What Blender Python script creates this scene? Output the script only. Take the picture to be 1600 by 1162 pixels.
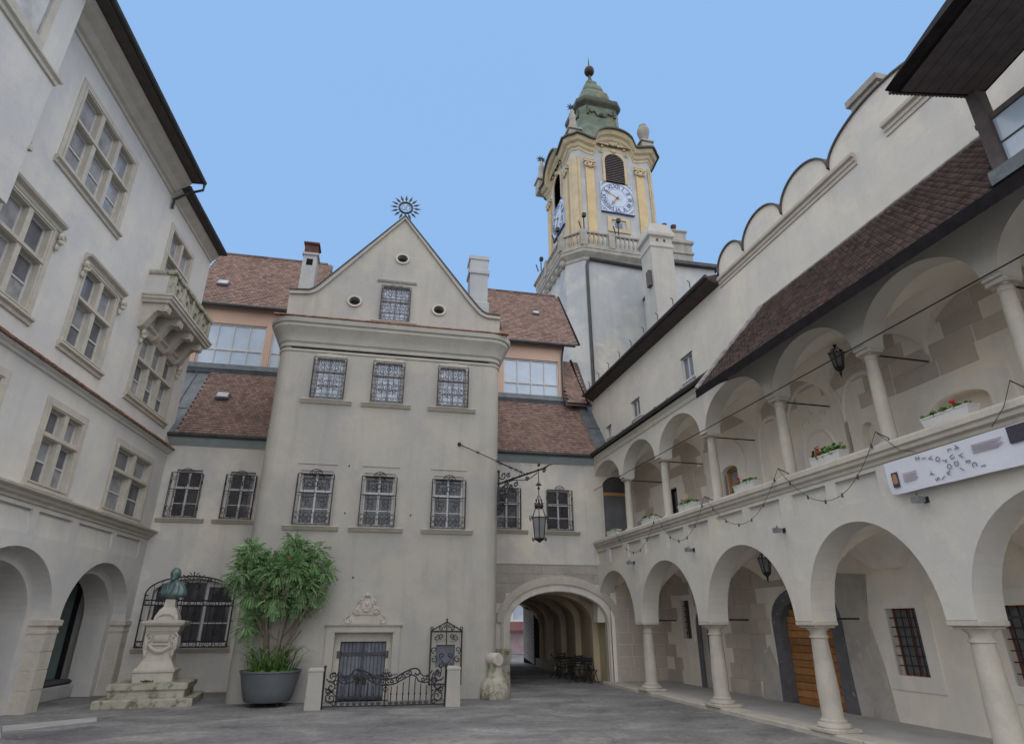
import bpy, math, random
from math import sin, cos, pi, radians, sqrt, tan, hypot, atan2
from mathutils import Vector, Matrix
from mathutils.geometry import delaunay_2d_cdt
random.seed(11)
for o in list(bpy.data.objects):
    bpy.data.objects.remove(o)
S = bpy.context.scene
COL = S.collection

# ---------------------------------------------------------------- camera
cam = bpy.data.cameras.new('camera')
cam.sensor_width = 36.0
cam.lens = 945.9 / 1600 * 36
cam.clip_start, cam.clip_end = 0.1, 2000
camo = bpy.data.objects.new('camera', cam)
COL.objects.link(camo)
camo.location = (0, 0, 2.1)
camo.rotation_euler = (radians(90 + 22.557), 0, radians(-11.549))
S.camera = camo

# ---------------------------------------------------------------- sky and sun
SUN_EL, SUN_AZ = radians(62), radians(190)          # azimuth clockwise from +Y
wd = bpy.data.worlds.new('World')
S.world = wd
wd.use_nodes = True
nt = wd.node_tree
bgn = nt.nodes['Background']
sky = nt.nodes.new('ShaderNodeTexSky')
sky.sky_type = 'NISHITA'
sky.sun_disc = False
sky.sun_elevation = SUN_EL
sky.sun_rotation = SUN_AZ
sky.air_density, sky.dust_density, sky.ozone_density = 1.0, 2.0, 1.0
mx = nt.nodes.new('ShaderNodeMix')
mx.data_type = 'RGBA'
mx.inputs['Factor'].default_value = 0.90
mx.inputs['B'].default_value = (1.14, 2.05, 3.45, 1)   # an even pale blue overcast-bright sky
nt.links.new(sky.outputs[0], mx.inputs['A'])
nt.links.new(mx.outputs['Result'], bgn.inputs['Color'])
bgn.inputs['Strength'].default_value = 0.1
sl = bpy.data.lights.new('sun', 'SUN')
sl.energy = 1.5
sl.angle = radians(150)
sl.color = (1.0, 0.85, 0.66)
so = bpy.data.objects.new('sun', sl)
COL.objects.link(so)
sd = Vector((sin(SUN_AZ) * cos(SUN_EL), cos(SUN_AZ) * cos(SUN_EL), sin(SUN_EL)))
so.rotation_euler = sd.to_track_quat('Z', 'Y').to_euler()
so.location = (0, 0, 60)
S.view_settings.view_transform = 'Standard'
S.view_settings.look = 'None'
S.view_settings.exposure = 1.32
S.view_settings.gamma = 1.0
S.view_settings.use_curve_mapping = False
try:
    S.cycles.max_bounces = 12
    S.cycles.diffuse_bounces = 8
    S.cycles.use_denoising = True
except Exception:
    pass

# ---------------------------------------------------------------- materials
def mat(name, a, b=None, sc=1.2, rough=.85, bump=.12, bsc=45, metal=0.0, spec=.3, streak=0, sdark=.7, rnd=0, spots=None, trans=0, big=0):
    m = bpy.data.materials.new(name)
    m.use_nodes = True
    n, l = m.node_tree.nodes, m.node_tree.links
    p = n['Principled BSDF']
    p.inputs['Roughness'].default_value = rough
    p.inputs['Metallic'].default_value = metal
    p.inputs['Specular IOR Level'].default_value = spec
    if trans:
        p.inputs['Transmission Weight'].default_value = trans
    b = b or tuple(c * .82 for c in a)
    g = n.new('ShaderNodeNewGeometry')
    def noise(scale, detail=6, vec=None, rg=.6):
        t = n.new('ShaderNodeTexNoise')
        t.inputs['Scale'].default_value = scale
        t.inputs['Detail'].default_value = detail
        t.inputs['Roughness'].default_value = rg
        l.new(vec or g.outputs['Position'], t.inputs['Vector'])
        return t.outputs['Fac']
    def rng(v, lo, hi, t0=0, t1=1):
        r = n.new('ShaderNodeMapRange')
        r.inputs[1].default_value, r.inputs[2].default_value = lo, hi
        r.inputs[3].default_value, r.inputs[4].default_value = t0, t1
        l.new(v, r.inputs[0])
        return r.outputs[0]
    def mix(f, A, B, mode='MIX'):
        x = n.new('ShaderNodeMix')
        x.data_type = 'RGBA'
        x.blend_type = mode
        if isinstance(f, (int, float)):
            x.inputs['Factor'].default_value = f
        else:
            l.new(f, x.inputs['Factor'])
        for s, c in (('A', A), ('B', B)):
            if isinstance(c, tuple):
                x.inputs[s].default_value = (*c, 1)
            else:
                l.new(c, x.inputs[s])
        return x.outputs['Result']
    col = mix(rng(noise(sc), .36, .64), a, b)
    if big:
        col = mix(rng(noise(.45, 5), .44, .60, 0, big), col, (b[0] * .90, b[1] * .91, b[2] * .97))
        col = mix(rng(noise(.62, 5), .5, .62, 0, big), col, (a[0] * 1.09, a[1] * 1.06, a[2] * .99))
    if streak:
        mp = n.new('ShaderNodeMapping')
        mp.inputs['Scale'].default_value = (1.6, 1.6, .16)
        l.new(g.outputs['Position'], mp.inputs['Vector'])
        col = mix(rng(noise(1.6, 7, mp.outputs[0]), .5, .72, 0, streak), col, tuple(c * sdark for c in b))
    if spots:
        sp_col, sp_sc, lo, hi, amt = spots
        col = mix(rng(noise(sp_sc, 8, None, .7), lo, hi, 0, amt), col, sp_col)
    col = mix(rng(noise(28, 3), .3, .7, 0, .14), col, tuple(c * .6 for c in a))
    if rnd:
        at = n.new('ShaderNodeAttribute')
        at.attribute_name = 'rnd'
        col = mix(1.0, col, rng(at.outputs['Fac'], 0, 1, 1 - rnd, 1 + rnd), 'MULTIPLY')
    l.new(col, p.inputs['Base Color'])
    if bump:
        bn = n.new('ShaderNodeBump')
        bn.inputs['Strength'].default_value = bump
        bn.inputs['Distance'].default_value = .03
        l.new(noise(bsc, 6), bn.inputs['Height'])
        b2 = n.new('ShaderNodeBump')
        b2.inputs['Strength'].default_value = bump * 1.2
        b2.inputs['Distance'].default_value = .12
        l.new(noise(2.6, 4), b2.inputs['Height'])
        l.new(b2.outputs[0], bn.inputs['Normal'])
        l.new(bn.outputs[0], p.inputs['Normal'])
    return m

K = {}
K['pl_left'] = mat('plaster pale grey', (.62, .60, .56), (.565, .55, .52), .7, streak=.45, sdark=.86, big=.6)
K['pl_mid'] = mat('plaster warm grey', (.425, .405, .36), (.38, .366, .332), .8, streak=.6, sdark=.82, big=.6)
K['pl_wing'] = mat('plaster cream', (.66, .63, .56), (.59, .565, .51), .9, streak=.6, sdark=.8, big=.9)
K['pl_right'] = mat('plaster white', (.63, .605, .54), (.575, .555, .50), .8, streak=.45, sdark=.84, big=.65)
K['pl_soft'] = mat('plaster ochre', (.86, .80, .69), (.79, .74, .65), .9, streak=.3, big=.5)
K['pl_tower'] = mat('plaster tower white', (.43, .44, .435), (.385, .395, .395), .6, streak=.5, sdark=.85, big=.9)
K['cornice'] = mat('cornice cream', (.45, .43, .375), (.39, .375, .335), 1.5, streak=.3)
K['stone'] = mat('beige stone', (.53, .49, .415), (.45, .42, .36), 2.5, bump=.25, streak=.3)
K['stone_pale'] = mat('pale stone', (.56, .52, .44), (.47, .44, .38), 2.2, bump=.2, streak=.4)
K['ashlar'] = mat('ashlar', (.60, .53, .445), (.52, .465, .40), 1.6, bump=.3, rnd=.07, big=.4)
K['ashlar_grey'] = mat('ashlar grey', (.40, .365, .315), (.34, .315, .28), 1.6, bump=.3, rnd=.06)
K['mossy'] = mat('mossy stone', (.46, .44, .36), (.36, .345, .28), 3, bump=.3, streak=.4, spots=((.10, .11, .035), 3.5, .50, .62, .85))
K['rough_base'] = mat('weathered plaster', (.56, .53, .48), (.40, .385, .355), 1.1, bump=.5, spots=((.68, .66, .62), 3, .56, .66, .6))
K['yellow'] = mat('tower yellow', (.56, .435, .24), (.48, .37, .21), 1.2, streak=.3)
K['yellow_pale'] = mat('tower yellow pale', (.52, .43, .28), (.44, .365, .24), 1.2, streak=.3)
K['salmon'] = mat('salmon plaster', (.58, .40, .305), (.52, .37, .29), 1)
K['tile'] = mat('clay roof tile', (.25, .165, .135), (.19, .13, .108), 1.8, rough=.9, bump=.2, rnd=.26, spots=((.38, .33, .31), 12, .58, .70, .22))
K['tile_dark'] = mat('dark roof tile', (.16, .11, .10), (.11, .08, .076), 2, rough=.9, bump=.2, rnd=.4)
K['tile_red'] = mat('red cover tile', (.33, .17, .115), (.25, .135, .095), 4, rough=.9, rnd=.3)
K['mortar'] = mat('ridge mortar', (.36, .34, .33), (.2, .18, .17), 6, bump=.4)
K['zinc'] = mat('zinc sheet', (.17, .19, .205), (.115, .13, .14), 2.5, rough=.55, metal=.25, spots=((.05, .09, .075), 4, .55, .65, .5))
K['copper_pale'] = mat('pale copper flashing', (.36, .42, .43), (.29, .35, .36), 2.5, rough=.6)
K['copper'] = mat('green copper', (.11, .165, .14), (.075, .085, .045), 1.1, rough=.6, bump=.1, spots=((.26, .17, .06), 1.2, .54, .64, .6))
K['copper_dk'] = mat('dark copper', (.07, .075, .05), (.04, .045, .035), 2, rough=.6)
K['gutter'] = mat('gutter', (.065, .066, .068), (.04, .042, .044), 3, rough=.5, metal=.2)
K['wood_dark'] = mat('dark stained timber', (.024, .021, .022), (.015, .0135, .0145), 5, rough=1, spec=.05, bump=.25)
K['wood_beam'] = mat('grey brown timber', (.12, .10, .098), (.085, .072, .072), 5, bump=.25)
K['wood'] = mat('varnished oak', (.45, .22, .085), (.33, .155, .06), 7, rough=.5, bump=.2, rnd=.25)
K['wood_frame'] = mat('honey timber', (.40, .24, .10), (.32, .185, .08), 6, rough=.5)
K['wood_red'] = mat('red brown timber', (.24, .085, .05), (.18, .065, .04), 6, rough=.5)
K['wood_old'] = mat('weathered boards', (.70, .64, .57), (.55, .50, .44), 6, bump=.3)
K['white'] = mat('white paint', (.58, .575, .56), (.50, .495, .485), 5, rough=.55)
K['pane'] = mat('window glass', (.16, .165, .175), (.10, .105, .115), 1.2, rough=.06, bump=0, spec=.6)
K['pane_curtain'] = mat('curtained glass', (.36, .36, .365), (.20, .205, .215), 2.2, rough=.08, bump=0, spec=.6)
K['pane_dark'] = mat('dark glass', (.085, .086, .092), (.05, .051, .056), 1.2, rough=.07, bump=0, spec=.5)
K['pane_green'] = mat('greenish glass', (.26, .31, .30), (.18, .225, .22), .8, rough=.1, bump=0, spec=.5)
K['pane_blue'] = mat('sky reflection glass', (.50, .585, .68), (.43, .52, .62), 1.6, rough=.12, bump=0, spec=.5)  # pale blue sky reflection put into the pane colour
K['pane_lead'] = mat('leaded glass', (.66, .72, .82), (.42, .48, .56), 5, rough=.1, bump=.15, bsc=9, spec=.6)
K['iron'] = mat('wrought iron', (.05, .05, .057), (.032, .032, .038), 8, rough=.55, metal=.4, bump=.2)
K['iron_grey'] = mat('grey iron', (.10, .10, .112), (.066, .067, .076), 6, rough=.6, metal=.3, bump=.2)
K['slate_door'] = mat('iron plated door', (.18, .195, .225), (.125, .135, .158), 3, rough=.6, metal=.1, bump=.2)
K['slate_stone'] = mat('slate grey stone', (.16, .162, .178), (.115, .116, .127), 2.5, bump=.35, spots=((.45, .44, .42), 5, .60, .67, .7))
K['lamp_glass'] = mat('lantern glass', (.22, .225, .225), (.16, .165, .165), 3, rough=.15, bump=0, spec=.5)
K['bronze'] = mat('verdigris bronze', (.11, .16, .16), (.17, .235, .23), 9, rough=.5, metal=.35, bump=.1, streak=.5, sdark=.4)
K['planter'] = mat('charcoal planter', (.135, .145, .155), (.115, .124, .133), 3, rough=.6, bump=.08)
K['leaf'] = mat('leaf', (.24, .40, .17), (.155, .27, .115), 2.5, rough=.55, bump=0, rnd=.55)
K['leaf_bright'] = mat('blade leaf', (.10, .20, .035), (.07, .15, .03), 3, rough=.5, bump=0, rnd=.4)
K['bark'] = mat('bark', (.20, .155, .115), (.13, .10, .078), 8, bump=.4)
K['soil'] = mat('soil', (.05, .042, .032), None, 9, bump=.5)
K['red_petal'] = mat('red petal', (.62, .03, .045), (.5, .02, .03), 5, rough=.5, bump=0)
K['pink_petal'] = mat('pink petal', (.62, .22, .25), None, 5, rough=.5, bump=0)
K['red_paint'] = mat('red paint', (.38, .03, .025), None, 5, rough=.35, bump=0)
K['cushion'] = mat('grey cushion', (.085, .08, .10), (.065, .062, .078), 4, rough=.9, bump=.2)
K['concrete'] = mat('grey block', (.46, .45, .44), (.38, .375, .37), 2, bump=.15)
K['banner'] = mat('banner fabric', (.66, .68, .74), (.61, .63, .70), 1.2, rough=.6, bump=.1, bsc=6)
K['ink'] = mat('ink', (.17, .18, .22), None, 4, rough=.6, bump=0)
K['ink_pale'] = mat('pale print', (.48, .43, .47), None, 9, rough=.6, bump=0)
K['photo_dark'] = mat('photo dark', (.06, .055, .07), None, 20, rough=.5, bump=0)
K['photo_skin'] = mat('photo orange', (.42, .22, .12), None, 20, rough=.5, bump=0)
K['clock'] = mat('clock white', (.48, .55, .66), (.40, .47, .58), 2, rough=.5, bump=.03)
K['grille'] = mat('haze grey grille iron', (.085, .085, .097), (.055, .055, .064), 8, rough=.6, metal=.2, bump=.2)  # wrought iron greyed, haze and blur put into its colour
K['soffit'] = mat('brown soffit boards', (.085, .07, .066), (.06, .05, .048), 4, bump=.2)
K['lead_frame'] = mat('pale frame', (.42, .42, .44), (.34, .34, .36), 5, rough=.6)
K['emblem'] = mat('dark bronze emblem', (.085, .06, .035), (.045, .034, .024), 6, rough=.5, metal=.3)
K['weathered_stone'] = mat('weathered balustrade stone', (.36, .34, .30), (.27, .255, .225), 1.6, bump=.25, streak=.5, sdark=.6)
K['clock_ink'] = mat('clock blue', (.07, .09, .19), None, 5, rough=.6, bump=0)
K['flower_white'] = mat('white trough', (.64, .635, .62), (.57, .565, .55), 3, rough=.6)
K['pl_lime'] = mat('lime plaster trim', (.84, .80, .72), (.77, .73, .66), 1.2, streak=.3, big=.5)
K['gold'] = mat('old gilt', (.34, .22, .06), (.2, .13, .05), 5, rough=.45, metal=.5)
K['ball'] = mat('dark gilt ball', (.04, .028, .02), (.02, .016, .012), 4, rough=.45, metal=.3)
K['brick_dk'] = mat('sooty brick', (.14, .06, .042), (.07, .035, .03), 6, bump=.4)
K['black'] = mat('black paint', (.03, .03, .033), (.02, .02, .023), 6, rough=.5, bump=0)
K['cable'] = mat('black cable', (.03, .03, .03), None, 6, rough=.6, bump=0)
K['street_wall'] = mat('street facade', (.86, .84, .84), (.80, .78, .78), .8)
K['maroon'] = mat('maroon awning', (.22, .09, .10), None, 3, rough=.7)
K['pinkish'] = mat('pink shopfront', (.60, .45, .47), None, 2)
K['tunnel'] = mat('sooty plaster', (.62, .52, .36), (.46, .385, .27), 1.3, streak=.5, sdark=.55, big=.5)
K['tunnel_dk'] = mat('dark vault', (.11, .095, .075), (.07, .06, .05), 1.3)
K['tin'] = mat('grey tin', (.28, .29, .31), (.22, .23, .25), 5, rough=.45, metal=.4)

def ground_mat():
    m = bpy.data.materials.new('patched asphalt')
    m.use_nodes = True
    n, l = m.node_tree.nodes, m.node_tree.links
    p = n['Principled BSDF']
    p.inputs['Roughness'].default_value = .85
    p.inputs['Specular IOR Level'].default_value = .25
    g = n.new('ShaderNodeNewGeometry')
    mp = n.new('ShaderNodeMapping')
    mp.inputs['Rotation'].default_value = (0, 0, radians(12))
    mp.inputs['Scale'].default_value = (.75, 1.15, 1)
    l.new(g.outputs['Position'], mp.inputs['Vector'])
    def noise(s, d, r=.6, dist=0):
        t = n.new('ShaderNodeTexNoise')
        t.inputs['Scale'].default_value, t.inputs['Detail'].default_value = s, d
        t.inputs['Roughness'].default_value = r
        t.inputs['Distortion'].default_value = dist
        l.new(mp.outputs[0], t.inputs['Vector'])
        return t.outputs['Fac']
    def ramp(v, stops):
        r = n.new('ShaderNodeValToRGB')
        while len(r.color_ramp.elements) < len(stops):
            r.color_ramp.elements.new(.5)
        for e, (pos, c) in zip(r.color_ramp.elements, stops):
            e.position, e.color = pos, (*c, 1)
        l.new(v, r.inputs[0])
        return r.outputs[0]
    base = ramp(noise(.8, 10, .66, .5), [(.30, (.118, .118, .119)), (.42, (.182, .181, .179)), (.54, (.232, .229, .223)), (.68, (.335, .329, .316))])
    vo = n.new('ShaderNodeTexVoronoi')
    vo.feature = 'DISTANCE_TO_EDGE'
    vo.inputs['Scale'].default_value = .42
    wq = n.new('ShaderNodeTexNoise')
    wq.inputs['Scale'].default_value = 2.2
    wq.inputs['Detail'].default_value = 7
    l.new(mp.outputs[0], wq.inputs['Vector'])
    ad = n.new('ShaderNodeMix')
    ad.data_type = 'RGBA'
    ad.blend_type = 'ADD'
    ad.inputs['Factor'].default_value = .55
    l.new(mp.outputs[0], ad.inputs['A'])
    l.new(wq.outputs['Color'], ad.inputs['B'])
    l.new(ad.outputs['Result'], vo.inputs['Vector'])
    crack = ramp(vo.outputs['Distance'], [(.0, (.74, .74, .74)), (.005, (.86, .86, .86)), (.014, (1, 1, 1))])
    stain = ramp(noise(.23, 5, .55, .8), [(.50, (1, 1, 1)), (.56, (.86, .86, .87)), (.66, (.74, .74, .76))])
    fine = ramp(noise(9, 8, .7), [(.3, (.62, .62, .62)), (.5, (1, 1, 1)), (.72, (1.25, 1.25, 1.25))])
    grit = ramp(noise(75, 3, .6), [(.3, (.7, .7, .7)), (.5, (1, 1, 1)), (.72, (1.3, 1.3, 1.3))])
    def mul(a, b):
        x = n.new('ShaderNodeMix')
        x.data_type, x.blend_type = 'RGBA', 'MULTIPLY'
        x.inputs['Factor'].default_value = 1
        l.new(a, x.inputs['A'])
        l.new(b, x.inputs['B'])
        return x.outputs['Result']
    l.new(mul(mul(mul(mul(base, fine), grit), crack), stain), p.inputs['Base Color'])
    bn = n.new('ShaderNodeBump')
    bn.inputs['Strength'].default_value = .5
    bn.inputs['Distance'].default_value = .02
    l.new(noise(26, 8, .7), bn.inputs['Height'])
    l.new(bn.outputs[0], p.inputs['Normal'])
    return m
K['ground'] = ground_mat()

# ---------------------------------------------------------------- mesh builder
class B:
    def __init__(s):
        s.v, s.f, s.r = [], [], []
    def add(s, vs, fs, r=.5):
        o = len(s.v)
        s.v += [tuple(v) for v in vs]
        s.f += [tuple(i + o for i in f) for f in fs]
        s.r += [r] * len(fs)
        return o
    def xf(s, M, start=0):
        for i in range(start, len(s.v)):
            s.v[i] = tuple(M @ Vector(s.v[i]))
    def box(s, x0, x1, y0, y1, z0, z1, c=0, r=.5):
        """box; c chamfers the edges of its front (y0) face"""
        if not c:
            s.add([(x0, y0, z0), (x1, y0, z0), (x1, y1, z0), (x0, y1, z0), (x0, y0, z1), (x1, y0, z1), (x1, y1, z1), (x0, y1, z1)],
                  [(0, 3, 2, 1), (4, 5, 6, 7), (0, 1, 5, 4), (1, 2, 6, 5), (2, 3, 7, 6), (3, 0, 4, 7)], r)
            return
        R = []
        for y, d in ((y0, c), (y0 + c, 0), (y1, 0)):
            R += [(x0 + d, y, z0 + d), (x1 - d, y, z0 + d), (x1 - d, y, z1 - d), (x0 + d, y, z1 - d)]
        F = [(0, 1, 2, 3), (11, 10, 9, 8)]
        for k in (0, 4):
            for i in range(4):
                j = (i + 1) % 4
                F.append((k + i, k + 4 + i, k + 4 + j, k + j))
        s.add(R, F, r)
    def bevbox(s, x0, x1, y0, y1, z0, z1, c=.02, r=.5):
        """box with all vertical and horizontal top/bottom edges chamfered"""
        def ring(d, z):
            a, b_, e, f_ = x0 + d, x1 - d, y0 + d, y1 - d
            return [(a + c, e, z), (b_ - c, e, z), (b_, e + c, z), (b_, f_ - c, z), (b_ - c, f_, z), (a + c, f_, z), (a, f_ - c, z), (a, e + c, z)]
        s.loft([ring(c, z0), ring(0, z0 + c), ring(0, z1 - c), ring(c, z1)], True, r=r)
    def loft(s, rings, caps=False, closed=True, r=.5):
        n = len(rings[0])
        V = [p for R in rings for p in R]
        F = []
        for k in range(len(rings) - 1):
            for i in range(n if closed else n - 1):
                j = (i + 1) % n
                F.append((k * n + i, k * n + j, (k + 1) * n + j, (k + 1) * n + i))
        if caps:
            F.append(tuple(range(n - 1, -1, -1)))
            F.append(tuple(range((len(rings) - 1) * n, len(rings) * n)))
        s.add(V, F, r)
    def prism(s, poly, y0, y1, r=.5):
        """closed (x,z) outline pushed from y0 to y1; n-gon caps triangulated"""
        wall(s, poly, [], y0, y1 - y0, back=True, r=r)
    def tube(s, pts, rad, n=6, r=.5, closed=False):
        P = [Vector(p) for p in pts]
        rings = []
        ref = None
        for i, p in enumerate(P):
            a = P[i - 1] if i > 0 else (P[-1] if closed else P[0])
            b_ = P[i + 1] if i < len(P) - 1 else (P[0] if closed else P[-1])
            t = (b_ - a)
            if t.length < 1e-9:
                t = Vector((0, 0, 1))
            t.normalize()
            if ref is None:
                ref = Vector((0, 1, 0)) if abs(t.y) < .9 else Vector((1, 0, 0))
            ref = (ref - t * ref.dot(t))
            if ref.length < 1e-6:
                ref = t.orthogonal()
            ref.normalize()
            q = t.cross(ref)
            rr = rad[i] if isinstance(rad, (list, tuple)) else rad
            rings.append([p + ref * cos(2 * pi * k / n) * rr + q * sin(2 * pi * k / n) * rr for k in range(n)])
        if closed:
            rings.append(rings[0])
        s.loft(rings, not closed, r=r)
    def lathe(s, prof, c=(0, 0, 0), n=20, r=.5, sx=1, sy=1):
        s.loft([[(c[0] + q * cos(2 * pi * k / n) * sx, c[1] + q * sin(2 * pi * k / n) * sy, c[2] + z) for k in range(n)] for q, z in prof], True, r=r)
    def ball(s, c, R, n=8, m=6, sx=1, sy=1, sz=1, r=.5):
        prof = [(max(.001, sin(pi * i / m)) * R, -cos(pi * i / m) * R * sz) for i in range(m + 1)]
        s.lathe(prof, c, n, r, sx, sy)
    def ribbon(s, A, Bp, y0, y1, r=.5, closed=False):
        """solid strip between two (x,z) polylines of equal length"""
        n = len(A)
        V = [(x, y0, z) for x, z in A] + [(x, y0, z) for x, z in Bp] + [(x, y1, z) for x, z in A] + [(x, y1, z) for x, z in Bp]
        F = []
        for i in range(n if closed else n - 1):
            j = (i + 1) % n
            F += [(i, j, n + j, n + i), (2 * n + i, 3 * n + i, 3 * n + j, 2 * n + j), (i, 2 * n + i, 2 * n + j, j), (n + i, n + j, 3 * n + j, 3 * n + i)]
        if not closed:
            F += [(0, n, 3 * n, 2 * n), (n - 1, 3 * n - 1, 4 * n - 1, 2 * n - 1)]
        s.add(V, F, r)
    def sweep(s, path, prof, closed=False, r=.5):
        """moulding profile [(out, z)] swept along plan path [(x, y[, dz])]; outward is to the right of travel"""
        P = [tuple(p) + (0,) * (3 - len(p)) for p in path]
        n = len(P)
        rings = []
        for i in range(n):
            def nrm(a, b_):
                d = Vector((b_[0] - a[0], b_[1] - a[1]))
                d.normalize()
                return Vector((d.y, -d.x))
            ns = []
            if i > 0 or closed:
                ns.append(nrm(P[i - 1], P[i]))
            if i < n - 1 or closed:
                ns.append(nrm(P[i], P[(i + 1) % n]))
            m = ns[0] if len(ns) == 1 else (ns[0] + ns[1])
            if len(ns) == 2:
                m.normalize()
                m /= max(.3, m.dot(ns[0]))
            rings.append([(P[i][0] + m.x * o, P[i][1] + m.y * o, z + P[i][2]) for o, z in prof])
        if closed:
            rings.append(rings[0])
        s.loft(rings, not closed, r=r)
    def mesh(s, name, m, smooth=None):
        me = bpy.data.meshes.new(name)
        me.from_pydata(s.v, [], s.f)
        if len(set(s.r)) > 1:
            a = me.attributes.new('rnd', 'FLOAT', 'FACE')
            a.data.foreach_set('value', s.r)
        me.materials.append(K[m] if isinstance(m, str) else m)
        if smooth:
            me.shade_smooth()
            me.set_sharp_from_angle(angle=radians(smooth))
        me.validate()
        me.update()
        return me

def inside(p, poly):
    x, z = p
    c = False
    j = len(poly) - 1
    for i in range(len(poly)):
        xi, zi = poly[i]
        xj, zj = poly[j]
        if (zi > z) != (zj > z) and x < (xj - xi) * (z - zi) / (zj - zi) + xi:
            c = not c
        j = i
    return c

def wall(b, outer, holes=(), y0=0, depth=.3, back=False, sides=True, r=.5):
    loops = [list(outer)] + [list(h) for h in holes]
    pts, edges = [], []
    for L in loops:
        o = len(pts)
        pts += [Vector(p) for p in L]
        edges += [(o + i, o + (i + 1) % len(L)) for i in range(len(L))]
    vo, eo, fo, *_ = delaunay_2d_cdt(pts, edges, [], 1, 1e-5)
    F = []
    for f in fo:
        c = (sum(vo[i][0] for i in f) / len(f), sum(vo[i][1] for i in f) / len(f))
        if inside(c, loops[0]) and not any(inside(c, h) for h in loops[1:]):
            F.append(tuple(f))
    b.add([(p[0], y0, p[1]) for p in vo], F, r)
    if back:
        b.add([(p[0], y0 + depth, p[1]) for p in vo], [tuple(reversed(f)) for f in F], r)
    if depth and sides:
        for L in loops:
            n = len(L)
            b.add([(x, y0, z) for x, z in L] + [(x, y0 + depth, z) for x, z in L],
                  [(i, n + i, n + (i + 1) % n, (i + 1) % n) for i in range(n)], r)

def rect(x0, x1, z0, z1):
    return [(x0, z0), (x1, z0), (x1, z1), (x0, z1)]
def arc(cx, cz, rx, rz, a0, a1, n=16):
    return [(cx + rx * cos(radians(a0 + (a1 - a0) * i / n)), cz + rz * sin(radians(a0 + (a1 - a0) * i / n))) for i in range(n + 1)]
def archp(x0, x1, z0, zs, zt, n=20):
    return [(x0, z0), (x1, z0)] + arc((x0 + x1) / 2, zs, (x1 - x0) / 2, zt - zs, 0, 180, n)
def spiral(cx, cz, r0, r1, a0, a1, n=18, y=0):
    return [(cx + (r0 + (r1 - r0) * i / n) * cos(radians(a0 + (a1 - a0) * i / n)), y, cz + (r0 + (r1 - r0) * i / n) * sin(radians(a0 + (a1 - a0) * i / n))) for i in range(n + 1)]
def smoothp(P, k=6):
    """Catmull-Rom through points"""
    P = [Vector(p) for p in P]
    out = []
    for i in range(len(P) - 1):
        a, b_, c, d = P[max(i - 1, 0)], P[i], P[i + 1], P[min(i + 2, len(P) - 1)]
        for t in range(k):
            u = t / k
            out.append(.5 * ((2 * b_) + (c - a) * u + (2 * a - 5 * b_ + 4 * c - d) * u * u + (3 * b_ - a - 3 * c + d) * u ** 3))
    out.append(P[-1])
    return out

# ---------------------------------------------------------------- objects
WM = {}
T3 = Matrix.Translation
def RZ(d):
    return Matrix.Rotation(radians(d), 4, 'Z')
def thing(name, label, cat, M, group=None, kind=None):
    o = bpy.data.objects.new(name, None)
    o.empty_display_size = .2
    COL.objects.link(o)
    if not isinstance(M, Matrix):
        M = T3(M)
    o.matrix_world = M
    WM[o.name] = M.copy()
    props(o, label, cat, group, kind)
    return o
def props(o, label=None, cat=None, group=None, kind=None):
    for k, v in (('label', label), ('category', cat), ('group', group), ('kind', kind)):
        if v:
            o[k] = v
    return o
def link(name, me, parent=None, M=Matrix(), label=None, kind=None):
    """object with mesh me, its own frame M in world space, under parent"""
    o = bpy.data.objects.new(name, me)
    COL.objects.link(o)
    if parent is not None:
        o.parent = parent
        o.matrix_basis = WM[parent.name].inverted() @ M
    else:
        o.matrix_basis = M
    WM[o.name] = M.copy()
    if label:
        o['label'] = label
    if kind or name in ('scrollwork', 'carving'):
        o['kind'] = kind or 'stuff'
    return o
def mk(name, b, m, parent=None, M=Matrix(), smooth=None, label=None, kind=None):
    return link(name, b.mesh(name, m, smooth), parent, M, label, kind)
def top(o, label, cat, group=None, kind=None):
    return props(o, label, cat, group, kind)
def copy_tree(o, M, parent=None):
    c = o.copy()
    COL.objects.link(c)
    c.parent = parent
    if parent is None:
        c.matrix_world = M
    for ch in o.children:
        copy_tree(ch, None, c)
    return c

def text_mesh(cu):
    o = bpy.data.objects.new('text', cu)
    me = bpy.data.meshes.new_from_object(o)
    bpy.data.objects.remove(o)
    return me
# frames: x along the wall, y into the wall, z up
FB = T3((0, 20.6, 0))                     # gabled block
FW = T3((0, 24.2, 0))                     # wings
FD = T3((0, 26.5, 0))                     # dormer walls
def side(ox, oy, ang, right):
    a = radians(ang)
    d, n = Vector((sin(a), cos(a), 0)), Vector((cos(a), -sin(a), 0))
    x, y = (-d, n) if right else (d, -n)
    return Matrix(((x.x, y.x, 0, ox), (x.y, y.y, 0, oy), (0, 0, 1, 0), (0, 0, 0, 1)))
FL = side(-9.85, 0, 3.9, False)           # left building, x = distance away from the camera
FR = side(9.4, 0, -2.25, True)            # right building, x = minus distance
FT = T3((12.769, 36.0, 0)) @ RZ(3.0)      # tower

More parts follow.
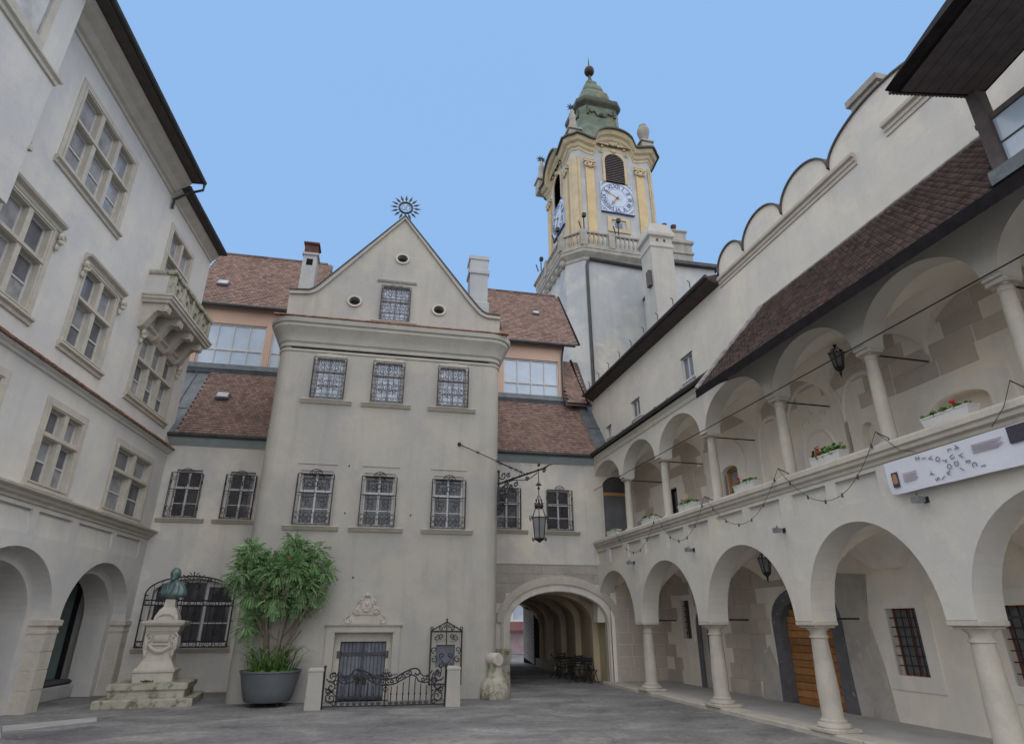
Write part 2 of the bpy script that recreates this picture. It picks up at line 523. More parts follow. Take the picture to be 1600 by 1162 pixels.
def tiles(b, O, U, V, W, H, tw=.18, th=.16, clip=None):
    O, U, V = Vector(O), Vector(U).normalized(), Vector(V).normalized()
    N = U.cross(V).normalized()
    if N.z < 0:
        N = -N
    rows, cols = int(H / th), int(W / tw)
    for j in range(rows + 1):
        off = (tw / 2 if j % 2 else 0)
        for i in range(-1, cols + 1):
            x, y = i * tw + off, j * th
            if x < -.02 or x + tw > W + .1:
                continue
            if clip and not clip(x + tw / 2, y + th / 2):
                continue
            jit = random.uniform(-.006, .006)
            lift = .030 + random.uniform(0, .012)
            L = th * 1.25
            pts = [(0, .03, lift), (.25, 0, lift), (.75, 0, lift), (1, .03, lift), (1, L, .006), (0, L, .006)]
            P = [O + U * (x + .004 + p * (tw - .008)) + V * (y + q + jit) + N * h for p, q, h in pts]
            P += [O + U * (x + p * tw) + V * (y + q + jit) for p, q, h in pts[:4]]
            b.add(P, [(0, 1, 2, 3, 4, 5), (6, 7, 1, 0), (7, 8, 2, 1), (8, 9, 3, 2)], random.random())

def blocks(parent, M, x0, x1, z0, z1, rows, wid, y0=-.015, depth=.12, skip=None, m='ashlar', gap=.012, drop=0, rs=1):
    """ashlar: every stone its own object, sharing a few meshes"""
    rg = random.Random(rs)
    meshes = []
    for k in range(6):
        b = B()
        b.box(-.5 + gap, .5 - gap, rg.uniform(-.008, .008), depth, gap, 1 - gap, .012, rg.random())
        b.r = [rg.random()] * len(b.f)
        b.r[0] = b.r[0] * .99
        meshes.append(b.mesh('stone_block', m))
    h = (z1 - z0) / rows
    for j in range(rows):
        x = x0 - (rg.uniform(.2, .8) * wid if j % 2 else rg.uniform(0, .3) * wid)
        while x < x1 - .05:
            w = wid * rg.uniform(.75, 1.35)
            a, e = max(x, x0), min(x + w, x1)
            x += w
            if x1 - e < .15:
                e = x1
                x = x1
            if e - a < .12:
                continue
            cx, cz = (a + e) / 2, z0 + (j + .5) * h
            if skip and skip(a, e, z0 + j * h, z0 + (j + 1) * h):
                continue
            if drop and rg.random() < drop:
                continue
            link('stone_block', meshes[rg.randrange(6)], parent, M @ T3((cx, y0, z0 + j * h)) @ Matrix.Diagonal((e - a, 1, h, 1)))
# ================================================================ ground
b = B()
b.add([(-300, -300, 0), (300, -300, 0), (300, 300, 0), (-300, 300, 0)], [(0, 1, 2, 3)])
top(mk('ground', b, 'ground'), 'grey patched asphalt floor of the courtyard', None, None, 'structure')

# kerb and raised pavement under the right arcade
kerb = thing('kerb', 'pale stone kerb along the foot of the arcade columns', None, FR, None, 'structure')
b = B()
b.box(-24.3, -2, .55, 2.62, -.05, .095)
top(mk('arcade_pavement', b, 'concrete', None, FR), 'grey raised pavement beneath the arcade', None, None, 'structure')
u = 24.3
rg = random.Random(3)
while u > 3:
    w = rg.uniform(1.2, 1.9)
    b = B()
    b.bevbox(-u + .006, -u + w - .006, 0 + rg.uniform(-.012, .012), .55, -.05, .10 + rg.uniform(-.006, .006), .02)
    mk('kerb_stone', b, 'stone_pale', kerb, FR)
    u -= w
# flat threshold slabs in front of the left arches
thr = thing('stone_threshold', 'worn flat stone slabs in front of the left arches', None, (-7, 17, 0), None, 'structure')
for q in ([(-9.2, 16.4), (-8.0, 17.3), (-7.6, 16.5), (-8.8, 15.6)], [(-7.98, 17.32), (-6.5, 18.4), (-6.25, 17.75), (-7.58, 16.52)], [(-8.78, 15.58), (-7.58, 16.45), (-7.2, 15.7), (-8.4, 14.8)]):
    b = B()
    b.add([(x, y, .0) for x, y in q] + [(x, y, .018) for x, y in q], [(4, 5, 6, 7), (0, 1, 5, 4), (1, 2, 6, 5), (2, 3, 7, 6), (3, 0, 4, 7)])
    mk('slab', b, 'concrete', thr)
b = B()
q = [(-7.1, 15.6), (-6.1, 17.0), (-5.75, 16.8), (-6.7, 15.4)]
b.add([(x, y, .004) for x, y in q], [(0, 1, 2, 3)])
mk('drain', b, 'slate_stone', thr)

# ================================================================ left building
LB = thing('mullioned_building', 'pale plastered building with stone mullioned windows, round arches and a stone balcony', 'building', (-9.5, 16, 0))
U0 = 3.0
arches = [(11.0, 14.95), (15.45, 19.40), (19.94, 23.85)]
low_holes = [archp(a, c, -.02, 2.19, 3.85, 24) for a, c in arches]
# windows: (u0, u1, z0, z1, columns, split, hooded, balcony door?)
LW = [(14.15, 17.5, 13.05, 15.72, 3, .56, 0), (20.42, 22.75, 12.6, 15.6, 2, .62, 0), (9.6, 12.0, 13.4, 15.7, 2, .56, 0),
      (11.95, 15.1, 8.92, 11.5, 3, .58, 1), (16.38, 18.58, 8.92, 11.5, 2, .58, 2), (20.2, 23.42, 8.92, 11.3, 3, .58, 2),
      (12.6, 15.15, 5.27, 7.5, 2, .62, 0), (16.65, 18.71, 5.27, 7.5, 2, .62, 0), (20.45, 23.36, 5.27, 7.5, 2, .62, 0)]
def left_win_hole(w):
    return rect(w[0] + .04, w[1] - .04, w[2] + .04, w[3] - .04)
panels = [(17.7, 19.3), (19.66, 21.72), (21.95, 23.7), (15.6, 17.45), (13.4, 15.35), (11.2, 13.15)]
b = B()
wall(b, rect(U0, 24.3, 4.0, 8.02), [left_win_hole(w) for w in LW if 5 < w[2] < 8] + [rect(a, c, 4.15, 4.74) for a, c in panels], 0, .35, sides=False)
for w in LW:
    if 5 < w[2] < 8:
        L_ = left_win_hole(w)
        b.add([(x, 0, z) for x, z in L_] + [(x, .35, z) for x, z in L_], [(i, 4 + i, 4 + (i + 1) % 4, (i + 1) % 4) for i in range(4)])
mk('wall', b, 'pl_left', LB, FL)
s0 = 4.84
for a, c in panels:                                   # sunk panels: deep at the top, dying out downwards
    b = B()
    b.add([(a, 0, 4.15), (c, 0, 4.15), (c, .085, 4.74), (a, .085, 4.74), (a, 0, 4.74), (c, 0, 4.74)], [(0, 1, 2, 3), (3, 2, 5, 4), (0, 3, 4), (1, 5, 2)])
    mk('sunk_panel', b, 'pl_left', LB, FL)
b = B()
outer = [(U0, 0)]
for a, c in arches:
    outer += [(a, 0), (a, 2.19)] + arc((a + c) / 2, 2.19, (c - a) / 2, 1.66, 180, 0, 24)[1:-1] + [(c, 2.19), (c, 0)]
outer += [(24.3, 0), (24.3, 4.0), (U0, 4.0)]
wall(b, outer, [], 0, .42)
mk('arcade_wall', b, 'pl_left', LB, FL)
b = B()
outer = [(U0, 0)]
for a, c in arches:
    a, c = a + .28, c - .28
    outer += [(a, 0), (a, 2.19)] + arc((a + c) / 2, 2.19, (c - a) / 2, 1.34, 180, 0, 24)[1:-1] + [(c, 2.19), (c, 0)]
outer += [(24.3, 0), (24.3, 3.9), (U0, 3.9)]
wall(b, outer, [], .42, .75)
mk('inner_arcade_wall', b, 'pl_left', LB, FL)
b = B()
wall(b, rect(U0, 24.3, 8.02, 16.9), [left_win_hole(w) for w in LW if w[2] > 8], 0, .35)
mk('upper_wall', b, 'pl_left', LB, FL)
# imposts and pillar facings
for a, c in ((14.95, 15.45), (19.40, 19.94), (23.85, 24.25)):
    b = B()
    b.sweep([(a + .26, .9), (a, .9), (a, -.0), (c, -.0), (c, .9), (c - .26, .9)][1:5], [(.0, 1.86), (.035, 1.86), (.035, 1.93), (.015, 1.95), (.015, 2.02), (.07, 2.06), (.07, 2.19), (0, 2.21)])
    mk('impost', b, 'stone_pale', LB, FL)
    b = B()
    for k, (z0, z1) in enumerate(((0, .52), (.53, .98), (.99, 1.42), (1.43, 1.86))):
        b.box(a - .012, c + .012, -.02 - .004 * (k % 2), .38, z0, z1, .008)
    mk('pillar_stones', b, 'stone_pale', LB, FL)
# cornice over the arches, tiled string course, eaves
b = B()
b.sweep([(U0, 0), (24.28, 0)], [(0, 4.84), (.05, 4.86), (.06, 4.92), (.14, 4.97), (.16, 5.04), (.27, 5.08), (.28, 5.13), (0, 5.2)])
mk('cornice', b, 'stone', LB, FL)
b = B()
b.sweep([(U0, 0), (24.28, 0)], [(0, 7.94), (.06, 7.96), (.08, 8.02), (.17, 8.06), (.17, 8.10), (0, 8.12)])
mk('string_course', b, 'pl_left', LB, FL)
b = B()
tiles(b, (U0, -.24, 8.09), (1, 0, 0), (0, .24, .2), 24.2 - U0, .16, .17, .15)
mk('string_tiles', b, 'tile_red', LB, FL, kind='stuff')
b = B()
b.sweep([(U0, 0), (19.85, 0)], [(0, 16.36), (.05, 16.38), (.07, 16.46), (.16, 16.50), (.3, 16.66), (.5, 16.78), (.56, 16.84), (.62, 16.92), (0, 16.92)])
b.sweep([(19.9, 0), (24.28, 0)], [(0, 16.3), (.05, 16.32), (.07, 16.40), (.2, 16.52), (.28, 16.62), (.3, 16.68), (0, 16.7)])
mk('eaves_cornice', b, 'stone', LB, FL)
b = B()
for u0, u1, o, z in ((U0, 19.88, .95, 16.95), (19.9, 24.3, .5, 16.7)):
    b.add([(u0, -o, z), (u1, -o, z), (u1, -o, z + .22), (u0, -o, z + .22), (u0, 0, z), (u1, 0, z), (u1, 3.5, z + 3.4), (u0, 3.5, z + 3.4)],
          [(0, 1, 5, 4), (0, 1, 2, 3), (3, 2, 6, 7), (0, 3, 7, 4), (1, 2, 6, 5)])
mk('roof', b, 'soffit', LB, FL)
b = B()
for u0, u1, o, z in ((U0, 19.95, 1.0, 17.05), (19.9, 24.3, .54, 16.78)):
    b.tube([(u0, -o, z), (u1, -o, z)], .085, 8)
b.tube([(19.95, -1.0, 17.0), (19.95, -1.0, 16.75), (20.0, -.5, 16.6), (20.02, -.08, 16.3), (20.02, -.08, 15.9)], .05, 6)
mk('gutter', b, 'gutter', LB, FL)
# projecting bay
b = B()
b.box(8.0, 12.62, -.5, .1, 10.4, 16.8)
bay = mk('bay', b, 'pl_left', LB, FL)
b = B()
for z, o in ((13.98, .12),):
    b.sweep([(8.0, -.5), (12.62, -.5), (12.62, 0)], [(0, z - .16), (o * .4, z - .14), (o * .5, z - .05), (o, z), (o, z + .06), (0, z + .1)])
mk('bay_moulding', b, 'stone', bay, FL)
b = B()
for k in range(5):
    b.ball((12.64, -.42 + .02 * k, 12.15 + .33 * k), .10 - .012 * (k % 2), 8, 6, 1, .8, 1.3)
b.box(12.6, 12.7, -.55, -.2, 11.9, 12.03)
mk('console', b, 'stone', bay, FL)
b = B()
wall(b, rect(9.2, 11.9, 14.1, 16.2), [rect(9.4, 10.45, 14.3, 16.0), rect(10.65, 11.7, 14.3, 16.0)], -.56, .3)
bw = mk('window', b, 'stone', LB, FL)
for a in (9.4, 10.65):
    b = B()
    b.box(a, a + 1.05, -.515, -.505, 14.3, 16.0)
    mk('pane', b, 'pane_curtain', bw, FL)

prg = random.Random(17)
def stone_window(w, curtain):
    u0, u1, z0, z1, nc, split, hood = w
    bd, mu = .26, .17
    wl = (u1 - u0 - 2 * bd - (nc - 1) * mu) / nc
    zs = z0 + .1 + (z1 - z0 - .32) * split
    lights = []
    for k in range(nc):
        a = u0 + bd + k * (wl + mu)
        lights += [(a, a + wl, z0 + .1, zs - .07, 2), (a, a + wl, zs + .07, z1 - .24, 1)]
    b = B()
    wall(b, rect(u0, u1, z0, z1), [rect(l[0], l[1], l[2], l[3]) for l in lights], -.025, .30)
    # moulded inner steps
    wall(b, rect(u0 + .14, u1 - .14, z0 + .06, z1 - .14), [rect(u0 + .2, u1 - .2, z0 + .1, z1 - .2)], -.05, .03)
    b.box(u0 + bd - .04, u1 - bd + .04, -.055, .1, zs - .045, zs + .035)
    win = mk('window', b, 'stone', LB, FL)
    for a, c, e, g, n in lights:
        b = B()
        fr = .055
        hs = [rect(a + fr, c - fr, e + fr + i * (g - e) / n - (fr * .6 if i else 0), e + (i + 1) * (g - e) / n - (fr if i == n - 1 else fr * .4)) for i in range(n)]
        wall(b, rect(a, c, e, g), hs, .13, .06)
        mk('casement', b, 'white', win, FL)
        for h in hs:
            b = B()
            b.box(h[0][0] - .01, h[1][0] + .01, .16, .17, h[0][1] - .01, h[2][1] + .01)
            mk('pane', b, curtain if curtain != 'pane' else ('pane' if prg.random() < .6 else 'pane_curtain'), win, FL)
    b = B()
    b.sweep([(u0 - .06, 0), (u1 + .06, 0)], [(0, z0 - .22), (.05, z0 - .2), (.06, z0 - .12), (.13, z0 - .08), (.13, z0 - .02), (0, z0 + .01)])
    mk('sill', b, 'stone', win, FL)
    if hood:
        b = B()
        b.sweep([(u0 - .02, 0), (u1 + .06, 0)], [(0, z1 - .14), (.05, z1 - .12), (.07, z1 - .04), (.17, z1 + .02), (.19, z1 + .08), (0, z1 + .13)])
        mk('hood', b, 'stone', win, FL)
        for a in (u0 + .02, u1 + .02) if hood == 2 else (u1 + .02,):
            b = B()
            b.ball((a, -.1, z1 - .26), .12, 8, 6, .8, .7, 1)
            b.ball((a, -.12, z1 - .42), .075, 8, 6)
            b.ball((a, -.07, z1 - .56), .09, 8, 6, .8, .6, 1.2)
            b.tube(spiral(a, z1 - .3, .13, .03, -90, 300, 16, -.16), .025, 5)
            mk('bracket', b, 'stone', win, FL, 40)
for i, w in enumerate(LW):
    stone_window(w, ('pane_curtain', 'pane_green', 'pane')[0 if i in (0, 2) else 2] if i != 1 else 'pane_curtain')

# balcony
b = B()
b.sweep([(19.82, .1), (19.82, -.85), (23.55, -.85), (23.55, .1)], [(-.6, 11.98), (.02, 11.98), (.04, 12.06), (.1, 12.1), (.1, 12.18), (.14, 12.2), (.14, 12.27), (-.6, 12.27)])
b.box(19.9, 23.5, -.8, .05, 12.0, 12.2)
bal = mk('balcony', b, 'stone_pale', LB, FL)
b = B()
b.sweep([(19.82, .0), (19.82, -.85), (23.55, -.85), (23.55, .0)], [(-.16, 13.06), (.03, 13.06), (.05, 13.1), (.05, 13.19), (.01, 13.22), (-.16, 13.22)])
mk('coping', b, 'mossy', bal, FL)
for x in (19.85, 23.36):
    b = B()
    b.box(x, x + .16, -.69, 0, 12.27, 13.06)
    mk('parapet', b, 'pl_left', bal, FL)
for k in range(5):
    x = 19.83 + k * .8775
    b = B()
    b.bevbox(x, x + .2, -.86, -.66, 12.27, 13.06, .015)
    mk('post', b, 'mossy', bal, FL)
for k in range(4):                                   # pierced stone panels
    x0 = 20.03 + k * .8775
    b = B()
    cx = x0 + .34
    holes = [arc(cx, 12.67, .13, .13, 0, 337.5, 15)]
    for sx in (-.22, .22):
        for sz in (-.22, .22):
            holes.append(arc(cx + sx, 12.67 + sz, .075, .09, 0, 330, 11))
    wall(b, rect(x0, x0 + .6775, 12.27, 13.06), holes, -.8, .1, back=True)
    mk('tracery_panel', b, 'mossy', bal, FL)
for x in (20.05, 21.15, 22.2, 23.2):                 # scrolled consoles
    P = [(0, 11.98), (-.78, 11.98), (-.82, 11.86), (-.78, 11.72), (-.66, 11.7), (-.52, 11.74), (-.42, 11.66), (-.34, 11.5), (-.24, 11.34), (-.2, 11.22), (-.1, 11.12), (0, 11.08)]
    b = B()
    n = len(P)
    b.add([(x - .15, y, z) for y, z in P] + [(x + .15, y, z) for y, z in P], [tuple(range(n)), tuple(range(2 * n - 1, n - 1, -1))] + [(i, n + i, n + (i + 1) % n, (i + 1) % n) for i in range(n)])
    for s in (-.155, .155):
        b.tube([(x + s, y, z) for _, y, z in [(0, -.68 + .1 * cos(t * .6) * (1 - t / 16), 11.83 + .1 * sin(t * .6) * (1 - t / 16)) for t in range(15)]], .018, 5)
    mk('console', b, 'stone', bal, FL, 30)

# passage behind the arches
b = B()
b.add([(U0, 3.4, 0), (24.3, 3.4, 0), (24.3, 3.4, 4.3), (U0, 3.4, 4.3)], [(0, 1, 2, 3)])
b.add([(U0, 1.17, 3.95), (24.3, 1.17, 3.95), (24.3, 3.4, 3.95), (U0, 3.4, 3.95)], [(0, 1, 2, 3)])
b.add([(24.28, 1.17, 0), (24.28, 3.4, 0), (24.28, 3.4, 4), (24.28, 1.17, 4)], [(0, 1, 2, 3)])
mk('passage_wall', b, 'pl_left', LB, FL)
for a, c in ((15.7, 19.1), (20.2, 23.4)):
    b = B()
    wall(b, archp(a, c, 0, 2.19, 3.4, 16), [rect(a + .1, a + 1.0, .1, 2.9), rect(a + 1.1, c - .5, .1, 2.9)], 2.2, .1, back=True)
    gd = mk('glazed_screen', b, 'black', LB, FL)
    for x0, x1 in ((a + .1, a + 1.0), (a + 1.1, c - .5)):
        b = B()
        b.box(x0, x1, 2.24, 2.26, .1, 2.9)
        mk('pane', b, 'pane_green', gd, FL)

gdn = B()
gdn.box(24.18, 24.26, 1.72, 1.86, 0, 3.5)
gdn.box(24.18, 24.26, 1.86, 3.3, 3.3, 3.5)
gs_ = mk('glazed_door', gdn, 'black', LB, FL)
b = B()
b.box(24.2, 24.22, 1.86, 3.3, 0, 3.3)
mk('pane', b, 'pane_green', gs_, FL)
# ================================================================ gabled block
GB = thing('gabled_building', 'tall grey plastered block with a pointed gable and rows of grilled windows', 'building', (-.2, 22, 0))
XC = (-2.34, -.31, 2.0)
up = [rect(x - .47, x + .47, 9.3, 10.98) for x in XC]
lo = [rect(x - .50, x + .50, 5.02, 6.74) for x in XC]
door_h = rect(-1.25, .47, -.02, 1.88)
sm = rect(1.81, 2.40, .87, 1.60)
b = B()
wall(b, rect(-3.75, 3.35, 0, 11.2), up + lo + [door_h, sm], 0, .36)
pl = [(-4.15, 4.6)] + [(-3.75 - .4 * sin(radians(a)), .4 - .4 * cos(radians(a))) for a in range(90, -1, -15)] 
pr = [(3.35 + .4 * sin(radians(a)), .4 - .4 * cos(radians(a))) for a in range(0, 91, 15)] + [(3.75, 4.6)]
PLAN = pl + pr
for P in (pl, pr):
    n = len(P)
    b.add([(x, y, 0) for x, y in P] + [(x, y, 11.2) for x, y in P], [(i, i + 1, n + i + 1, n + i) for i in range(n - 1)])
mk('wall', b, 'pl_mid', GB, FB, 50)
b = B()
b.sweep(PLAN, [(0, 10.98), (.035, 11.0), (.035, 11.07), (.0, 11.1), (.0, 11.16), (.04, 11.18), (.04, 11.3), (.1, 11.36), (.13, 11.48), (.2, 11.62), (.31, 11.78), (.36, 11.84), (.36, 11.95), (.42, 11.97), (.45, 12.06), (.45, 12.14), (0, 12.16)])
mk('cornice', b, 'cornice', GB, FB, 25)
b = B()
n = 46
for i in range(n):
    x = -4.42 + i * (8.44 / n)
    b.add([(x + .005, -.49, 12.15), (x + .178, -.49, 12.15), (x + .178, .2, 12.36), (x + .005, .2, 12.36), (x + .005, -.49, 12.19), (x + .178, -.49, 12.19), (x + .178, .2, 12.40), (x + .005, .2, 12.40)],
          [(0, 1, 5, 4), (4, 5, 6, 7), (0, 4, 7, 3), (1, 2, 6, 5)], random.random())
mk('cover_tiles', b, 'tile_red', GB, FB, kind='stuff')
# gable
GP = [(-4.1, 12.3), (3.72, 12.3), (3.74, 13.12), (3.22, 13.14), (3.04, 13.22), (2.88, 13.37), (2.5, 13.82), (-.17, 17.24), (-2.9, 13.92), (-3.1, 13.68), (-3.25, 13.53), (-3.42, 13.44), (-4.12, 13.38)]
def ell(cx, cz, a, c):
    return arc(cx, cz, a, c, 0, 345, 23)
OC = [(-.15, 15.27), (-1.78, 13.21), (1.36, 13.17)]
gw = rect(-.78, .22, 12.5, 14.0)
b = B()
wall(b, GP, [ell(x, z, .2, .17) for x, z in OC] + [gw], .06, .5, back=True)
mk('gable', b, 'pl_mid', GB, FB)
top_in = list(reversed(GP[2:]))
b = B()
A, C = [], []
for i, (x, z) in enumerate(top_in):
    p, q = top_in[max(i - 1, 0)], top_in[min(i + 1, len(top_in) - 1)]
    d = Vector((q[0] - p[0], q[1] - p[1])).normalized()
    A.append((x - d.y * .015, z + d.x * .015)); C.append((x + d.y * .12, z - d.x * .12))
b.ribbon(A, C, -.03, .6)
A2 = [(x - (C[i][0] - x) * .35, z - (C[i][1] - z) * .35) for i, (x, z) in enumerate(A)]
mk('coping', b, 'pl_mid', GB, FB)
b = B()
b.ribbon(A2, A, -.07, .66)
mk('flashing', b, 'gutter', GB, FB)
for x, z in OC:
    b = B()
    b.ribbon(ell(x, z, .2, .17), ell(x, z, .275, .24), -.0, .1, closed=True)
    oc = mk('oculus', b, 'stone', GB, FB)
    b = B()
    wall(b, ell(x, z, .21, .18), [], .32, 0)
    mk('pane', b, 'pane_dark', oc, FB)
# tiled roof behind the gable
b = B()
for s, e in ((-1, 3.6), (1, 3.4)):
    b.add([(-.2, .5, 17.0), (-.2 + s * e, .5, 12.6), (-.2 + s * e, 9, 12.6), (-.2, 9, 17.0)], [(0, 1, 2, 3)])
mk('roof', b, 'tile', GB, FB)
# chimneys
b = B()
b.loft([[(x, y, z) for x, y in ((-4.02 + d, .95 + d), (-3.46 - d, .95 + d), (-3.46 - d, 1.6 - d), (-4.02 + d, 1.6 - d))] for d, z in ((-.06, 12.6), (-.06, 13.72), (.0, 13.78), (.02, 15.55), (-.03, 15.58), (-.03, 15.68), (.0, 15.7))], True)
ch = mk('chimney', b, 'pl_tower', GB, FB)
b = B()
b.box(-4.0, -3.5, 1.0, 1.55, 15.7, 16.1)
b.box(-4.05, -3.45, .94, 1.6, 16.1, 16.18)
mk('chimney_cap', b, 'brick_dk', ch, FB)
b = B()
b.box(-3.86, -3.62, .955, 1.1, 15.12, 15.4)
mk('vent_hatch', b, 'wood_dark', ch, FB)
b = B()
b.loft([[(x, y, z) for x, y in ((2.62 + d, .95 + d), (3.40 - d, .95 + d), (3.40 - d, 1.7 - d), (2.62 + d, 1.7 - d))] for d, z in ((-.03, 12.6), (-.03, 14.2), (.02, 14.25), (.02, 15.5), (-.04, 15.56), (-.04, 15.72), (.01, 15.76), (.01, 16.2), (-.03, 16.24), (-.03, 16.4))], True)
mk('chimney', b, 'pl_tower', GB, FB, label='plain white chimney with a stepped head')
# sun emblem
b = B()
b.tube([(-.19 + .26 * cos(2 * pi * k / 24), .1, 17.75 + .26 * sin(2 * pi * k / 24)) for k in range(24)], .045, 6, closed=True)
b.tube([(-.19, .1, 17.2), (-.19, .1, 17.5)], .03, 6)
sunm = mk('sun_emblem', b, 'emblem', GB, FB)
for k in range(16):
    a = 2 * pi * k / 16
    b = B()
    d, t = Vector((cos(a), 0, sin(a))), Vector((-sin(a), 0, cos(a)))
    c = Vector((-.19, .1, 17.75))
    b.add([c + d * .29, c + d * .44 + t * .055, c + d * .64, c + d * .44 - t * .055, c + d * .42 + Vector((0, -.03, 0)), c + d * .42 + Vector((0, .03, 0))],
          [(0, 1, 4), (1, 2, 4), (2, 3, 4), (3, 0, 4), (1, 0, 5), (2, 1, 5), (3, 2, 5), (0, 3, 5)])
    mk('ray', b, 'emblem', sunm, FB)
b = B()
b.tube(spiral(-.12, 17.8, .12, .04, -60, 240, 14, .1), .022, 5)
b.tube(spiral(-.26, 17.72, .11, .03, 120, 420, 14, .1), .022, 5)
b.tube([(-.3, .1, 17.9), (-.19, .1, 17.7), (-.1, .1, 17.6)], .018, 5)
mk('monogram', b, 'tin', sunm, FB)

# ---- grilles
def grille_mesh(w, h, proj, kind):
    b = B()
    r = .010
    def fb(*pts, rr=r, n=4):
        b.tube(pts, rr, n)
    X0, X1 = -w / 2, w / 2
    for x in (X0, X1):
        fb((x, -proj, 0), (x, -proj, h), rr=.016)
        for z in (.03, h * .52, h - .03):
            fb((x, -proj, z), (x, .05, z))
        for z in (h * .2, h * .8):
            b.tube([(x, -proj / 2 + .06 * cos(t * pi / 5), z + .06 * sin(t * pi / 5)) for t in range(10)], .011, 4, closed=True)
        fb((x, -proj * .45, 0), (x, -proj * .45, h), rr=.012)
    for z in (0.0, h * .62, h):
        fb((X0, -proj, z), (X1, -proj, z), rr=.015)
    def ring(cx, cz, R, rr=.009):
        b.tube([(cx + R * cos(2 * pi * t / 10), -proj, cz + R * sin(2 * pi * t / 10)) for t in range(10)], rr, 4, closed=True)
    if kind == 'dense':
        for k in range(1, 6):
            x = X0 + w * k / 6
            fb((x, -proj, 0), (x, -proj, h), rr=.008)
        for z in (.14, .3, .46, .62, .78, 1.06, 1.22, 1.38):
            fb((X0, -proj, z * h / 1.52), (X1, -proj, z * h / 1.52), rr=.007)
        for k in range(6):
            ring(X0 + w * (k + .5) / 6, .075, .06)
        for z in (h * .34, h * .8):
            ring(0, z, .15, .012); ring(0, z, .07, .011)
            for s in (-1, 1):
                b.tube(spiral(s * .26, z + .1, .1, .02, 90, 90 + s * 420, 12, -proj), .013, 4)
                b.tube(spiral(s * .26, z - .1, .1, .02, -90, -90 - s * 420, 12, -proj), .013, 4)
        for s in (-1, 1):
            for z in (.2, .55, .95, 1.3):
                ring(s * (w / 2 - .09), z * h / 1.52, .07)
    else:
        for x in (X0 + w * .2, X0 + w * .5, X0 + w * .8):
            fb((x, -proj, 0), (x, -proj, h), rr=.008)
        for z in (.2, .38, h * .62 - .1, h - .14):
            fb((X0, -proj, z), (X1, -proj, z), rr=.007)
        for k in range(7):
            ring(X0 + w * (k + .5) / 7, .29, .07)
            if k % 2 == 0:
                ring(X0 + w * (k + .5) / 7, .1, .075)
        for s in (-1, 1):
            b.tube(spiral(s * .17, h * .80, .13, .03, 90, 90 + s * 480, 14, -proj), .014, 4)
            b.tube(spiral(s * .25, h * .47, .12, .03, -90, -90 - s * 480, 14, -proj), .014, 4)
            b.tube(spiral(s * .38, h * .86, .07, .02, 0, s * 420, 10, -proj), .012, 4)
        ring(0, h * .8, .09, .018)
        # crest
        b.tube([(.2 * cos(radians(a)), -proj, h + .16 * sin(radians(a))) for a in range(0, 181, 15)], .014, 4)
        for s in (-1, 1):
            b.tube(spiral(s * .09, h + .06, .07, .02, 0, s * 400, 10, -proj), .011, 4)
        fb((0, -proj, h), (0, -proj, h + .17))
    return b.mesh('grille', 'grille')
GM_up = grille_mesh(1.1, 1.5, .22, 'dense')
GM_lo = grille_mesh(1.13, 1.6, .24, 'open')
GM_wing = grille_mesh(1.06, 1.6, .24, 'open')
def sill_mesh(w):
    b = B()
    b.sweep([(-w / 2, 0), (w / 2, 0)], [(0, -.16), (.05, -.15), (.12, -.07), (.15, -.045), (.15, -.012), (0, 0)])
    return b.mesh('sill', 'stone')
def sash(w, h, light):
    """timber window: transom, two casements each with one glazing bar; origin bottom centre"""
    holes = []
    zt = h * .62
    for s in (-1, 1):
        a, c = (-w / 2 + .06, -.036) if s < 0 else (.036, w / 2 - .06)
        zm = zt * .48
        holes += [rect(a, c, .06, zm - .015), rect(a, c, zm + .015, zt - .04), rect(a, c, zt + .05, h - .06)]
    b = B()
    wall(b, rect(-w / 2, w / 2, 0, h), holes, .12, .08)
    b.box(-.036, .036, .09, .13, 0, zt)
    b.box(-w / 2, w / 2, .08, .13, zt - .04, zt + .05)
    return b.mesh('window', light), holes
def cased_window(parent, M, w, h, gm, gh0, sm_, pane, frame='white', stained=False):
    me, holes = sash(w, h, frame)
    win = link('window', me, parent, M)
    for q in holes:
        b = B()
        b.box(q[0][0] - .01, q[1][0] + .01, .15, .16, q[0][1] - .01, q[2][1] + .01)
        mk('pane', b, pane, win, M)
    link('grille', gm, win, M @ T3((0, 0, gh0)))
    if sm_:
        link('sill', sm_, win, M @ T3((0, 0, gh0 - .01)))
    return win
SM = sill_mesh(1.7)
for x in XC:
    w1 = cased_window(GB, FB @ T3((x, 0, 9.3)), .94, 1.68, GM_up, -.05, SM, 'pane_lead', 'lead_frame')
    w2 = cased_window(GB, FB @ T3((x, 0, 5.02)), 1.0, 1.72, GM_lo, -.02, SM, 'pane_dark')
    b = B()
    b.prism([(-.5, 0), (.5, 0), (.5, .17), (.2, .17), (.1, .22), (-.1, .22), (-.2, .17), (-.5, .17)], -.012, .1)
    mk('lintel', b, 'stone', w1, FB @ T3((x, 0, 10.80)))
    b = B()
    b.box(-.51, .51, .0, .1, 0, .1)
    mk('lintel', b, 'ashlar_grey', w2, FB @ T3((x, 0, 6.66)))
    b = B()
    b.box(-.62, .62, -.025, .02, 0, .03)
    mk('hood_line', b, 'pl_mid', w2, FB @ T3((x, 0, 6.98)))
w3 = cased_window(GB, FB @ T3((-.28, .06, 12.5)), 1.0, 1.5, grille_mesh(1.08, 1.46, .12, 'dense'), .0, SM, 'pane_lead', 'lead_frame')
b = B()
b.sweep([(-.74, 0), (.74, 0)], [(0, 1.66), (.05, 1.67), (.09, 1.73), (0, 1.76)])
for s in (-1, 1):
    b.tube(spiral(s * .16, 1.58, .08, .02, 90, 90 + s * 380, 12, -.03), .022, 5)
mk('hood', b, 'pl_mid', w3, FB @ T3((-.28, .06, 12.5)))
